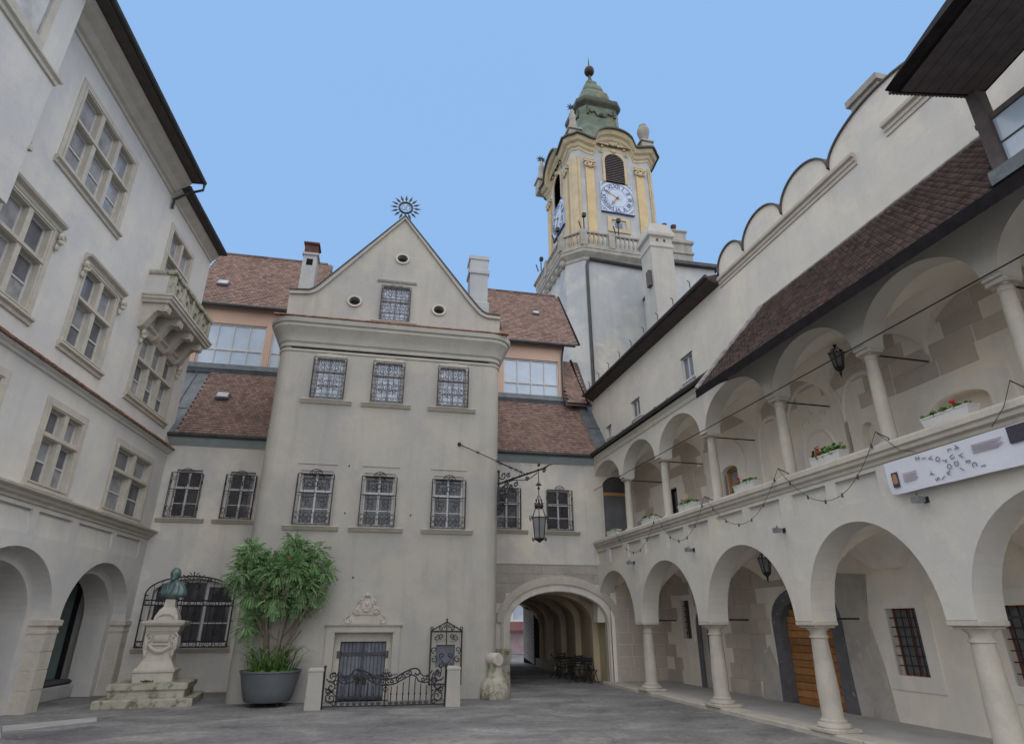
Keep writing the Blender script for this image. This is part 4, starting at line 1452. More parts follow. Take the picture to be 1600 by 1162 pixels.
# cornice rising to an arch on every face
def wavy(m):
    pts = []
    P = plan(m)
    for i in range(8):
        p, q = Vector(P[i]), Vector(P[(i + 1) % 8])
        L = (q - p).length
        if L > 3:
            for k in range(24):
                t = k / 24
                v = p.lerp(q, t)
                d = (t - .5) * L
                if abs(d) < 1.75:
                    dz = 1.55 * sqrt(max(0, 1 - (d / 1.75) ** 2)) ** .8
                else:
                    dz = .35 * max(0, (abs(d) - 1.75) / (L / 2 - 1.75)) ** 2
                pts.append((v.x, v.y, dz))
        else:
            for k in range(3):
                v = p.lerp(q, k / 3)
                pts.append((v.x, v.y, .35 + (.12 if k == 1 else 0)))
    return pts
b = B()
b.sweep(wavy(m0), [(0, 37.9), (.06, 37.95), (.08, 38.15), (.2, 38.25), (.28, 38.5), (.5, 38.62), (.62, 38.85), (.66, 39.0), (-.3, 39.12)], closed=True)
mk('cornice', b, 'yellow_pale', CT, FT, 30)
b = B()
b.sweep(wavy(m0), [(-.5, 39.13), (.64, 39.01), (.76, 38.93), (.84, 38.95), (.84, 39.1), (-.5, 39.4)], closed=True)
mk('cornice_flashing', b, 'copper_dk', CT, FT, 30)
# copper cap
c0 = (3.6, 4.9)
def ringz(h, z, ch=.28):
    c = h * ch
    P = [(-h, h - c), (-h, -h + c), (-h + c, -h), (h - c, -h), (h, -h + c), (h, h - c), (h - c, h), (-h + c, h)]
    return [(c0[0] + x, c0[1] + y, z) for x, y in P]
b = B()
b.loft([ringz(h, z) for h, z in ((3.9, 39.1), (3.3, 39.9), (2.75, 40.8), (2.3, 41.9), (2.05, 42.8), (1.96, 43.2), (1.9, 45.4))], False)
mk('copper_drum', b, 'copper', CT, FT)
b = B()
b.loft([ringz(h * .93, z) for h, z in ((1.9, 45.3), (2.05, 45.55), (2.28, 45.8), (2.34, 45.95), (2.34, 46.25), (2.05, 46.5), (1.6, 46.7))], True)
mk('copper_eaves', b, 'copper_dk', CT, FT)
b = B()
b.loft([ringz(h * .93, z) for h, z in ((1.55, 46.6), (1.6, 47.2), (1.5, 47.9), (1.25, 48.3), (1.08, 48.4), (1.1, 48.8), (.96, 49.3), (.74, 49.6), (.6, 49.7), (.6, 50.1), (.46, 50.35), (.2, 50.55))], True)
mk('copper_bell', b, 'copper', CT, FT)
b = B()
for s, M in ((0, T3((c0[0], c0[1] - 1.94, 0))), (1, T3((c0[0] - 1.94, c0[1], 0)) @ RZ(-90))):
    i0 = len(b.v)
    b.tube([(x * .125, -.02, 44.9 - .5 * (1 - (x / 9) ** 2) + .2 * cos(x * 1.2)) for x in range(-9, 10)], .09, 5)
    for q in (-1, 1):
        b.box(q * 1.3 - .12, q * 1.3 + .12, -.12, 0, 44.3, 45.2)
    b.ball((0, -.05, 44.4), .24, 8, 5)
    b.xf(M, i0)
mk('garland', b, 'copper_dk', CT, FT)
b = B()
b.lathe([(.34, 50.5), (.24, 50.75), (.13, 51.2), (.11, 51.5)], (c0[0], c0[1], 0), 10)
b.lathe([(.02, 52.5), (.10, 52.55), (.07, 52.9), (.01, 53.9)], (c0[0], c0[1], 0), 8)
mk('finial', b, 'copper_dk', CT, FT, 40)
b = B()
b.ball((c0[0], c0[1], 52.0), .5, 16, 12, 1, 1, 1.15)
mk('finial_ball', b, 'ball', CT, FT, 60)
# pedestals, urn and star-topped figures at the corners of the cap
for i, (x, y) in enumerate(((.3, 1.7), (6.8, 1.5), (-.4, 8.4))):
    b = B()
    b.bevbox(x - .5, x + .5, y - .5, y + .5, 39.1, 40.35, .06)
    b.bevbox(x - .62, x + .62, y - .62, y + .62, 40.35, 40.55, .04)
    pd = mk('pedestal', b, 'weathered_stone', CT, FT)
    b = B()
    if i == 1:
        b.lathe([(.2, 40.55), (.14, 40.8), (.4, 41.2), (.55, 41.8), (.5, 42.2), (.3, 42.4), (.34, 42.55), (.1, 42.8)], (x, y, 0), 12)
        b.ball((x + .35, y, 42.3), .22, 8, 6, 1, 1, 1.6)
        mk('urn', b, 'weathered_stone', pd, FT, 50)
    else:
        b.lathe([(.42, 40.55), (.36, 41.2), (.26, 41.9), (.32, 42.2), (.18, 42.5), (.2, 42.75), (.08, 43.0)], (x, y, 0), 10)
        mk('figure', b, 'weathered_stone', pd, FT, 50)
        b = B()
        for k in range(10):
            a = 2 * pi * k / 10
            b.tube([(x + .1 * cos(a), y, 43.2 + .1 * sin(a)), (x + .52 * cos(a), y, 43.2 + .52 * sin(a))], [.09, .01], 5)
        mk('star', b, 'black', pd, FT)
# lamps on the balustrade
for x, y in ((-1.25, 2.2), (.1, -.05), (2.9, -.05), (6.2, -.05), (-1.25, 6.5)):
    b = B()
    b.tube([(x, y, 29.37), (x, y, 30.5), (x - .1, y - .1, 30.7)], .05, 5)
    b.box(x - .14, x + .14, y - .22, y + .03, 30.45, 30.75)
    b.tube([(x - .25, y, 29.4), (x - .5, y - .2, 29.9)], .05, 4)
    mk('floodlight', b, 'black', CT, FT)

# ================================================================ white house and tall chimneys right of the tower
WH = thing('white_rear_house', 'white house behind the arcade roof with a stepped smoke stack', 'building', (17, 30, 0))
MW = T3((0, 31.5, 0))
b = B()
wall(b, rect(17.35, 20.3, 6, 24.0), [], 0, 5, back=False)
b.box(18.9, 19.3, -.05, .02, 22.4, 22.9)
mk('wall', b, 'pl_tower', WH, MW)
b = B()
b.box(17.3, 20.6, -.35, 5, 24.0, 24.25)
mk('roof_edge', b, 'gutter', WH, MW)
b = B()
b.loft([[(x, y, z) for x, y in ((17.2 + d, .5 + d), (19.15 - d, .5 + d), (19.15 - d, 2.2 - d), (17.2 + d, 2.2 - d))] for d, z in ((0, 24.2), (0, 25.3), (-.1, 25.36), (-.1, 25.5), (0, 25.56), (0, 26.1), (-.14, 26.2), (-.14, 26.4), (.2, 26.7), (.2, 27.2), (.1, 27.3), (.1, 27.4))], True)
sst = mk('smoke_stack', b, 'weathered_stone', WH, MW)
for x in (17.55, 18.25):
    b = B()
    b.lathe([(.15, 27.3), (.14, 27.8), (.2, 27.85), (.2, 28.0), (.12, 28.05)], (x, 1.0, 0), 10)
    mk('chimney_pot', b, 'brick_dk', sst, MW)
TC = thing('tall_white_chimney', 'tall plain white chimney standing in front of the clock tower', 'chimney', (14.8, 28.0, 0))
MC = T3((0, 28.0, 0))
b = B()
b.loft([[(x, y, z) for x, y in ((14.1 + d, d), (15.5 - d, d), (15.5 - d, 1.4 - d), (14.1 + d, 1.4 - d))] for d, z in ((0, 9), (0, 22.7), (-.06, 22.76), (-.06, 22.9), (-.0, 23.0), (0, 23.4), (-.14, 23.52), (-.14, 23.72), (.12, 24.5))], True)
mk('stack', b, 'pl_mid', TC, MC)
for x in (14.5, 14.95):
    b = B()
    b.box(x, x + .12, -.02, .1, 23.15, 23.32)
    mk('smoke_hole', b, 'black', TC, MC)
b = B()
b.box(13.9, 14.13, .2, .6, 20.2, 21.2)
mk('side_vent', b, 'wood_beam', TC, MC)
# ================================================================ arcaded building on the right
AB = thing('arcaded_building', 'white two storey arcade with columns, gallery and a scalloped attic wall', 'building', (10, 13, 0))
LC = [24.76, 20.74, 16.56, 12.46, 8.74, 4.9, 1.2]
UC = [24.66, 21.47, 18.48, 15.53, 12.40, 9.50, 6.69, 3.85, 1.1]
UEND = 2.0
def arcade_outline(cols, half, zs, rise, ztop):
    o = [(-25.0, zs)]
    for a, c in zip(cols[:-1], cols[1:]):
        x0, x1 = -(a - half), -(c + half)
        o += arc((x0 + x1) / 2, zs, (x1 - x0) / 2, rise, 180, 0, 28)
    o += [(-cols[-1] + .3, zs), (-cols[-1] + .3, ztop), (-25.0, ztop)]
    return o
# lower arcade wall with sunk parapet panels
pan = []
for a, c in zip(UC[:-1], UC[1:]):
    m_ = (a + c) / 2
    pan += [rect(-(a - .22), -(m_ + .14), 4.28, 4.78), rect(-(m_ - .14), -(c + .22), 4.28, 4.78)]
b = B()
wall(b, arcade_outline(LC, .27, 2.15, 1.80, 4.95), [p for p in pan if p[0][0] > -24.8], 0, .06, sides=False)
for p in pan:
    n = 4
    b.add([(x, 0, z) for x, z in p] + [(x, .085, z) for x, z in p], [(i, 4 + i, 4 + (i + 1) % 4, (i + 1) % 4) for i in range(4)] + [(4, 5, 6, 7)])
for a, c in zip(LC[:-1], LC[1:]):
    x0, x1 = -(a - .27), -(c + .27)
    A = arc((x0 + x1) / 2, 2.15, (x1 - x0) / 2, 1.80, 180, 0, 28)
    b.loft([[(x, 0, z) for x, z in A], [(x, .6, z) for x, z in A]], False, closed=False)
for c in LC:
    b.add([(-c - .27, 0, 2.15), (-c + .27, 0, 2.15), (-c + .27, .6, 2.15), (-c - .27, .6, 2.15)], [(0, 1, 2, 3)])
mk('lower_wall', b, 'pl_right', AB, FR)
def column(name, u, z0, z1, r0, r1, ab, y=.3):
    b = B()
    b.bevbox(-ab / 2, ab / 2, y - ab / 2, y + ab / 2, z1 - .09, z1, .015)
    b.bevbox(-ab / 2 + .05, ab / 2 - .05, y - ab / 2 + .05, y + ab / 2 - .05, z1 - .13, z1 - .09, .01)
    H = z1 - z0
    k = r0 / .21
    b.lathe([(r0 * 1.55, z0 + .07 * k), (r0 * 1.62, z0 + .10 * k), (r0 * 1.55, z0 + .15 * k), (r0 * 1.22, z0 + .17 * k), (r0 * 1.25, z0 + .21 * k), (r0 * 1.06, z0 + .23 * k), (r0, z0 + .28 * k), (r0 * 1.01, z0 + H * .4), (r1, z1 - .36 * k), (r1 * 1.02, z1 - .345 * k), (r1 * 1.18, z1 - .33 * k), (r1 * 1.18, z1 - .30 * k), (r1 * 1.0, z1 - .28 * k), (r1 * 1.03, z1 - .21 * k), (r1 * 1.3, z1 - .16 * k), (r1 * 1.55, z1 - .12)], (0, y, 0), 24)
    b.bevbox(-r0 * 1.7, r0 * 1.7, y - r0 * 1.7, y + r0 * 1.7, z0, z0 + .07 * k, .01)
    return b.mesh(name, 'stone_pale', 40)
CL = column('column', 0, .10, 2.15, .205, .165, .60)
CU = column('column', 0, 5.2, 7.2, .135, .112, .36)
for c in LC[1:]:
    link('column', CL, AB, FR @ T3((-c, 0, 0)))
for c in UC:
    link('column', CU, AB, FR @ T3((-c, 0, 0)))
b = B()
b.sweep([(-25, 0), (-UEND, 0)], [(0, 4.86), (.03, 4.87), (.04, 4.93), (.10, 4.97), (.11, 5.03), (.15, 5.06), (.15, 5.15), (.11, 5.2), (-.62, 5.2), (-.62, 4.9)])
mk('gallery_rail', b, 'stone_pale', AB, FR)
# upper arcade wall
b = B()
wall(b, arcade_outline(UC, .15, 7.2, 1.04, 8.62), [], .06, .0, sides=False)
for a, c in zip(UC[:-1], UC[1:]):
    x0, x1 = -(a - .15), -(c + .15)
    A = arc((x0 + x1) / 2, 7.2, (x1 - x0) / 2, 1.04, 180, 0, 28)
    b.loft([[(x, .06, z) for x, z in A], [(x, .54, z) for x, z in A]], False, closed=False)
for c in UC:
    b.add([(-c - .15, .06, 7.2), (-c + .15, .06, 7.2), (-c + .15, .54, 7.2), (-c - .15, .54, 7.2)], [(0, 1, 2, 3)])
b.sweep([(-25, .06), (-UEND, .06)], [(0, 8.36), (.03, 8.37), (.05, 8.42), (.05, 8.5), (.12, 8.56), (.12, 8.62), (0, 8.63)])
mk('gallery_wall', b, 'pl_right', AB, FR)
# groin vaults
def vault(b, cols, y0, y1, zs, rise, n=28, my=26, back=0):
    for a, c in zip(cols[:-1], cols[1:]):
        V = []
        for i in range(n + 1):
            for j in range(my + 1):
                s, t = i / n * 2 - 1, j / my * 2 - 1
                h = max(sqrt(max(0, 1 - s * s)), sqrt(max(0, 1 - t * t)) * .98, back * (lambda q: q * q * (3 - 2 * q))(max(0, j / my - .3) / .7))
                V.append((-a + (a - c) * i / n, y0 + (y1 - y0) * j / my, zs + rise * h))
        b.add(V, [(i * (my + 1) + j, (i + 1) * (my + 1) + j, (i + 1) * (my + 1) + j + 1, i * (my + 1) + j + 1) for i in range(n) for j in range(my)])
b = B()
vault(b, LC, .6, 2.6, 2.15, 1.86, back=.62)
mk('lower_vault', b, 'pl_soft', AB, FR, 30)
b = B()
vault(b, UC, .54, 1.8, 7.18, 1.07)
mk('gallery_vault', b, 'pl_soft', AB, FR, 30)
b = B()
b.box(-25, -UEND, .1, 2.7, 4.6, 4.98)
b.box(-25, -UEND, .12, 1.9, 8.645, 8.69)  # unseen slab above the vault, added to block sky leaks
mk('floor_and_sky_slab', b, 'concrete', AB, FR)
# tie rods
b = B()
for a, c in zip(UC[:-1], UC[1:]):
    b.tube([(-a, -.0, 7.26), (-c, -.0, 7.26)], .013, 5)
mk('tie_rod', b, 'iron', AB, FR, label='long iron rod running along the gallery capitals')
for c in UC[:-1]:
    b = B()
    b.tube([(-c, .4, 7.12), (-c, 1.75, 7.12)], .02, 5)
    mk('tie_rod', b, 'iron', AB, FR)
for c in LC[1:]:
    b = B()
    b.tube([(-c, .4, 2.2), (-c, 1.4, 2.2)], .022, 5)
    mk('tie_rod', b, 'iron', AB, FR)
# ---- lower back wall
BK = 2.6
FRb = FR @ T3((0, BK, 0))
def ur(u1, u0, z0, z1):
    return rect(-u1, -u0, z0, z1)
dk = [(-21.25, .05), (-20.35, .05), (-20.35, 2.1)] + arc(-20.8, 2.1, .45, .3, 0, 180, 8)[1:]
wd_ = [(-16.75, .05), (-14.72, .05), (-14.72, 2.15)] + arc(-15.735, 2.15, 1.015, .55, 0, 180, 14)[1:]
w1 = ur(12.92, 12.08, 1.05, 2.42)
w2 = ur(10.25, 9.35, 1.05, 2.42)
w0 = ur(25.1, 24.2, 1.65, 3.0)
b = B()
wall(b, rect(-26, -UEND, .05, 4.1), [dk, wd_, w1, w2, ur(22.5, 21.9, 1.6, 2.9)], 0, .4)
mk('lower_back_wall', b, 'pl_soft', AB, FRb)
rgz = random.Random(9)
def skip_low(a, e, z0, z1):
    u0, u1 = -e, -a
    for (x0, x1, zt) in ((20.0, 21.6, 2.6), (14.3, 17.2, 2.95), (21.75, 22.65, 3.05)):
        if u0 < x1 and u1 > x0 and z0 < zt:
            return True
    if u0 < 14.3:
        return True
    if 17.0 < (u0 + u1) / 2 < 17.9 and z0 < 1.4:
        return True
    return False
blocks(AB, FRb, -24.6, -13.9, .1, 3.95, 9, .62, -.02, .1, skip_low, 'ashlar', drop=.10, rs=7)
for P in ([(-14.5, .06), (-13.2, .06), (-13.3, 1.2), (-13.5, 2.2), (-13.3, 3.2), (-14.3, 3.3), (-14.5, 2.3)], [(-18.1, .06), (-17.1, .06), (-17.2, .9), (-17.5, 1.5), (-17.9, 1.1)]):
    b = B()
    wall(b, P, [], -.03, .05)
    mk('weathered_render', b, 'rough_base', AB, FRb)
# plank door with dark stone surround
dw = mk('door_surround', (lambda b: (b.ribbon([(-17.15, .05), (-17.1, 1.2), (-17.12, 2.2)] + arc(-15.735, 2.2, 1.38, .85, 180, 0, 14) + [(-14.36, 1.2), (-14.3, .05)],
                                              [(-16.74, .05), (-16.74, 1.2), (-16.74, 2.12)] + arc(-15.735, 2.15, 1.01, .55, 180, 0, 14) + [(-14.73, 1.2), (-14.73, .05)], -.07, .3), b)[1])(B()), 'slate_stone', AB, FRb)
wdoor = thing_door = mk('wooden_door', (lambda b: (wall(b, wd_, [], .2, .05), b)[1])(B()), 'wood_dark', AB, FRb)
z = .07
while z < 2.68:
    h = .185
    hw_ = 1.0 if z + h < 2.15 else 1.0 * sqrt(max(.03, 1 - ((z + h - 2.15) / .6) ** 2))
    b = B()
    b.box(-15.735 - hw_, -15.735 + hw_, .13 + rgz.uniform(-.006, .006), .21, z + .008, min(z + h, 2.69), .012)
    q = rgz.random()
    b.r = [q] * (len(b.f) - 1) + [q * .98]
    mk('plank', b, 'wood', wdoor, FRb)
    z += h
b = B()
wall(b, dk, [], .2, .05)
mk('dark_door', b, 'slate_door', AB, FRb)
b = B()
b.ribbon([(-21.5, .05), (-21.5, 2.1)] + arc(-20.8, 2.1, .7, .55, 180, 0, 10) + [(-20.1, .05)], [(-21.25, .05), (-21.25, 2.1)] + arc(-20.8, 2.1, .45, .3, 180, 0, 10) + [(-20.35, .05)], -.06, .2)
mk('door_surround', b, 'slate_stone', AB, FRb)
def barred(u1, u0, z0, z1, border=.3):
    b = B()
    wall(b, ur(u1 + border, u0 - border, z0 - border, z1 + border), [ur(u1, u0, z0, z1)], -.04, .12)
    wn = mk('window', b, 'pl_lime', AB, FRb)
    b = B()
    m_ = -(u0 + u1) / 2
    wall(b, ur(u1, u0, z0, z1), [rect(-u1 + .04, m_ - .03, z0 + .05, z1 - .05), rect(m_ + .03, -u0 - .04, z0 + .05, z1 - .05)], .16, .05)
    mk('frame', b, 'wood_red', wn, FRb)
    for x0, x1 in ((-u1 + .04, m_ - .03), (m_ + .03, -u0 - .04)):
        b = B()
        b.box(x0, x1, .18, .19, z0 + .05, z1 - .05)
        mk('pane', b, 'pane', wn, FRb)
    b = B()
    for k in range(1, 5):
        x = -u1 + (u1 - u0) * k / 5
        b.tube([(x, .06, z0), (x, .06, z1)], .014, 5)
    for k in range(1, 7):
        z = z0 + (z1 - z0) * k / 7
        b.tube([(-u1 - .02, .06, z), (-u0 + .02, .06, z)], .012, 5)
    mk('grille', b, 'iron', wn, FRb)
barred(12.92, 12.08, 1.05, 2.42)
barred(10.25, 9.35, 1.05, 2.42)
barred(22.5, 21.9, 1.6, 2.9, .18)
# ---- gallery back wall
FRg = FR @ T3((0, 1.8, 0))
b = B()
gdoor = ur(17.42, 16.55, 4.98, 6.69)
nich = [(-9.8, 5.0), (-8.5, 5.0), (-8.5, 6.02)] + arc(-9.15, 6.02, .65, .28, 0, 180, 12)[1:]
gdk = ur(21.65, 20.53, 5.46, 6.77)
sn = [(-11.64, 5.0), (-11.27, 5.0), (-11.27, 6.2)] + arc(-11.455, 6.2, .185, .22, 0, 180, 8)[1:]
wall(b, rect(-25, -UEND, 4.9, 8.5), [gdoor, nich, gdk, sn], 0, .35)
mk('gallery_back_wall', b, 'pl_soft', AB, FRg)
def skip_up(a, e, z0, z1):
    u0, u1 = -e, -a
    for (x0, x1, zt) in ((16.0, 18.0, 7.6), (8.0, 10.4, 6.5), (20.2, 22.0, 7.0), (11.1, 11.8, 6.5), (11.9, 15.5, 7.3)):
        if u0 < x1 and u1 > x0 and z0 < zt:
            return True
    return False
blocks(AB, FRg, -24.2, -3.5, 5.3, 8.2, 8, .85, -.012, .08, skip_up, 'ashlar', drop=.10, rs=21)
b = B()
b.ribbon([(-17.87, 5.0), (-17.87, 6.7)] + arc(-17.0, 6.7, .87, .8, 180, 0, 12) + [(-16.13, 5.0)], [(-17.42, 5.0), (-17.42, 6.5)] + arc(-16.985, 6.5, .435, .19, 180, 0, 12) + [(-16.55, 5.0)], -.08, .1)
mk('door_surround', b, 'pl_lime', AB, FRg)
b = B()
wall(b, gdoor, [ur(17.3, 16.68, 5.1, 6.57)], .14, .1)
gd = mk('gallery_door', b, 'wood_frame', AB, FRg)
b = B()
b.box(-17.3, -16.68, .2, .21, 5.1, 6.57)
mk('pane', b, 'pane_curtain', gd, FRg)
b = B()
gq = (ur(21.55, 21.14, 5.56, 6.67), ur(21.04, 20.63, 5.56, 6.67))
wall(b, gdk, list(gq), .12, .08)
gd2 = mk('window', b, 'wood_dark', AB, FRg)
for q in gq:
    b = B()
    b.box(q[0][0], q[1][0], .16, .17, 5.56, 6.67)
    mk('pane', b, 'pane_dark', gd2, FRg)
b = B()
wall(b, [(-10.3, 5.0), (-9.8, 5.0), (-9.8, 6.02)] + arc(-9.15, 6.02, .65, .28, 180, 0, 12)[1:-1] + [(-8.5, 6.02), (-8.5, 5.0), (-8.05, 5.0), (-8.05, 6.42), (-8.3, 6.52), (-9.2, 6.6), (-10.1, 6.5), (-10.3, 6.4)], [], -.05, .08)
mk('niche_frame', b, 'pl_lime', AB, FRg)
b = B()
wall(b, nich, [], .34, 0)
mk('niche_back', b, 'pl_soft', AB, FRg)
b = B()
wall(b, sn, [], .2, 0)
mk('niche_back', b, 'pl_soft', AB, FRg)
def pointed(u1, u0, z0, zs, zt, r=.065):
    b = B()
    L = []
    for k in range(9):
        t = k / 8
        L.append((-(u1 + u0) / 2 - (u1 - u0) / 2 * cos(t * pi / 2) ** .8, .01, zs + (zt - zs) * sin(t * pi / 2)))
    R = [(-(u1 + u0) - p[0], p[1], p[2]) for p in reversed(L)]
    b.tube([(L[0][0], .01, z0)] + L + R[1:] + [(R[-1][0], .01, z0)], r, 6)
    mk('blind_arch', b, 'pl_lime', AB, FRg)
pointed(15.4, 14.2, 5.1, 6.9, 7.58)
pointed(14.1, 12.04, 5.1, 6.6, 7.98)
pointed(12.04, 10.75, 5.1, 6.6, 7.6)
pointed(13.62, 12.5, 5.1, 6.05, 6.7)
for (u, z, R) in ((13.4, 6.95, .14), (12.75, 7.0, .13), (13.05, 7.3, .14)):
    b = B()
    b.tube([(-u + R * cos(t * pi / 5), .0, z + R * sin(t * pi / 5)) for t in range(8)], .035, 5)
    mk('tracery_fragment', b, 'pl_lime', AB, FRg)
# end wall of the gallery with a glazed oak screen
ME = T3((0, 24.15, 0))
b = B()
wall(b, rect(8.2, 11.2, 4.98, 8.6), [archp(8.75, 10.15, 5.0, 7.2, 7.9, 14)], .02, .3)
mk('end_wall', b, 'pl_right', AB, ME)
b = B()
wall(b, rect(8.75, 10.15, 5.0, 7.22), [rect(8.87, 10.03, 5.1, 7.08)], .1, .08)
es = mk('glazed_screen', b, 'wood_frame', AB, ME)
b = B()
b.box(8.87, 10.03, .14, .15, 5.1, 7.08)
mk('pane', b, 'pane', es, ME)
b = B()
wall(b, arc(9.45, 7.2, .71, .71, 0, 180, 14), [], .15, 0)
mk('fanlight', b, 'pane_dark', AB, ME)
b = B()
wall(b, rect(8.88, 12.6, -.02, 5.0), [], .0, .0)
mk('end_wall', b, 'pl_soft', AB, ME)
blocks(AB, ME, 9.12, 12.2, 0.1, 3.9, 9, .62, -.015, .1, None, 'ashlar', drop=.06, rs=31)
# ---- upper wall, eaves, attic
b = B()
wh = [ur(17.5, 16.78, 9.62, 10.48), ur(21.62, 20.9, 9.62, 10.33), ur(24.3, 23.8, 9.6, 10.1)]
wall(b, rect(-26, -14.7, 8.6, 12.1), wh, .8, .3)
mk('upper_wall', b, 'pl_right', AB, FR)
for q in wh:
    b = B()
    x0, x1, z0, z1 = q[0][0], q[1][0], q[0][1], q[2][1]
    m_ = (x0 + x1) / 2
    hs = [rect(x0 + .05, m_ - .03, z0 + .05, z1 - .05), rect(m_ + .03, x1 - .05, z0 + .05, z1 - .05)]
    wall(b, rect(x0, x1, z0, z1), hs, .86, .08)
    b.box(x0 - .08, x1 + .08, .76, .84, z0 - .06, z0)
    b.box(x0 - .05, x1 + .05, .77, .83, z1, z1 + .05)
    w_ = mk('window', b, 'white', AB, FR)
    for h in hs:
        b = B()
        b.box(h[0][0], h[1][0], .89, .9, h[0][1], h[2][1])
        mk('pane', b, 'pane', w_, FR)
b = B()
b.add([(-25.8, .8, 11.84), (-14.75, .8, 11.84), (-14.75, .40, 12.0), (-25.8, .40, 12.0), (-14.75, .40, 12.1), (-25.8, .40, 12.1), (-14.75, 3.8, 13.3), (-25.8, 3.8, 13.3)],
      [(0, 1, 2, 3), (3, 2, 4, 5), (5, 4, 6, 7), (1, 6, 4, 2)])
mk('rear_eaves', b, 'soffit', AB, FR)
b = B()
b.tube([(-25.8, .33, 12.08), (-14.72, .33, 12.08)], .065, 8)
for k in range(9):
    u = 15.6 + k * 1.15
    b.tube([(-u, .3, 12.16), (-u, .3, 12.36), (-u, .22, 12.42)], .02, 4)
mk('rear_gutter', b, 'gutter', AB, FR)
b = B()
b.tube([(-25.2, -.16, 8.7), (-13.9, -.16, 8.7)], .075, 8)
for k in range(12):
    u = 14.5 + k * .9
    b.tube([(-u, -.1, 8.76), (-u, -.05, 8.9)], .02, 4)
mk('gutter', b, 'gutter', AB, FR)
b = B()
b.add([(-25.2, -.1, 8.72), (-13.8, -.1, 8.72), (-13.8, .82, 9.25), (-25.2, .82, 9.25)], [(0, 1, 2, 3)])
mk('zinc_roof', b, 'zinc', AB, FR)
MER = [(14.7, 13.36, .62), (13.36, 11.6, .72), (11.6, 9.82, .74), (9.82, 6.5, .78), (6.5, 2.6, .95), (2.6, -1, 1.1)]
def merlon_top(a, c, h):
    return arc(-(a + c) / 2, 12.22, (a - c) / 2 - .02, h, 180, 0, 22)
o = [(-14.7, 8.6)]
b = B()
poly = [(1, 8.6), (1, 12.2)]
poly = [(-14.7, 8.6), (1.0, 8.6), (1.0, 12.1)]
for a, c, h in reversed(MER):
    A = merlon_top(a, c, h)
    poly += [(A[-1][0], 12.1)] + list(reversed(A)) + [(A[0][0], 12.1)]
poly += [(-14.7, 12.1)]
P2 = []
for p in poly:
    if not P2 or hypot(p[0] - P2[-1][0], p[1] - P2[-1][1]) > 1e-4:
        P2.append(p)
wall(b, P2, [], .8, .45, back=True)
mk('attic_wall', b, 'pl_right', AB, FR)
for a, c, h in MER:
    b = B()
    A = merlon_top(a, c, h)
    b.ribbon(A, arc(-(a + c) / 2, 12.22, (a - c) / 2 + .025, h + .04, 180, 0, 22), .75, 1.28)
    mk('merlon_coping', b, 'wood_beam', AB, FR)
b = B()
for u1, u0 in ((14.7, 9.05), (8.2, 2.0)):
    b.sweep([(-u1, .8), (-u0, .8)], [(0, 11.70), (.03, 11.71), (.03, 11.80), (.06, 11.82), (.06, 11.9), (.12, 11.93), (.13, 11.98), (0, 12.0)])
    b.box(-u1, -u0, .70, .80, 12.0, 12.05)
ac = mk('attic_cornice', b, 'stone', AB, FR)
b = B()
k = 0
u = 14.6
while u > 2.1:
    if not 8.2 < u < 9.1:
        b.box(-u, -u + .1, .745, .79, 11.81, 11.89)
    u -= .2
mk('dentils', b, 'stone', ac, FR)
b = B()
b.box(-9.55, -8.7, 1.65, 2.5, 11.5, 14.12)
b.box(-9.62, -8.63, 1.58, 2.57, 14.12, 14.3)
mk('chimney', b, 'weathered_stone', AB, FR)
# ---- lean-to tiled roof over the gallery
E0, E1 = Vector((0, -.9, 7.86)), Vector((0, .8, 10.12))
V = E1 - E0
b = B()
def hipclip(x, y):
    return x > y * .36
tiles(b, (-14.05, -.9, 7.9), (1, 0, 0), V, 8.4, V.length - .02, .13, .085, hipclip)
mk('roof_tiles', b, 'tile_dark', AB, FR, kind='stuff')
b = B()
b.add([(-14.0, -.88, 7.85), (-5.65, -.88, 7.85), (-5.65, .8, 10.09), (-13.0, .8, 10.09)], [(0, 1, 2, 3)])
b.add([(-14.0, -.88, 7.85), (-14.0, .1, 8.3), (-13.0, .8, 10.09), (-14.0, .8, 8.6)], [(0, 1, 2), (1, 3, 2)])
mk('roof_deck', b, 'tile_dark', AB, FR)
b = B()
b.add([(-14.05, -.93, 7.68), (-2.0, -.93, 7.68), (-2.0, -.93, 7.92), (-14.05, -.93, 7.92), (-14.05, .05, 8.34), (-2.0, .05, 8.34)], [(0, 1, 2, 3), (0, 4, 5, 1), (0, 3, 4)])
mk('roof_eaves', b, 'wood_dark', AB, FR)
b = B()
b.tube([(-14.05, -.86, 7.95), (-13.6, -.1, 8.95), (-12.95, .74, 10.1)], [.1, .11, .09], 7)
b.tube([(-13.0, .76, 10.14), (-5.6, .76, 10.14)], .05, 6)
mk('roof_verge', b, 'mortar', AB, FR)
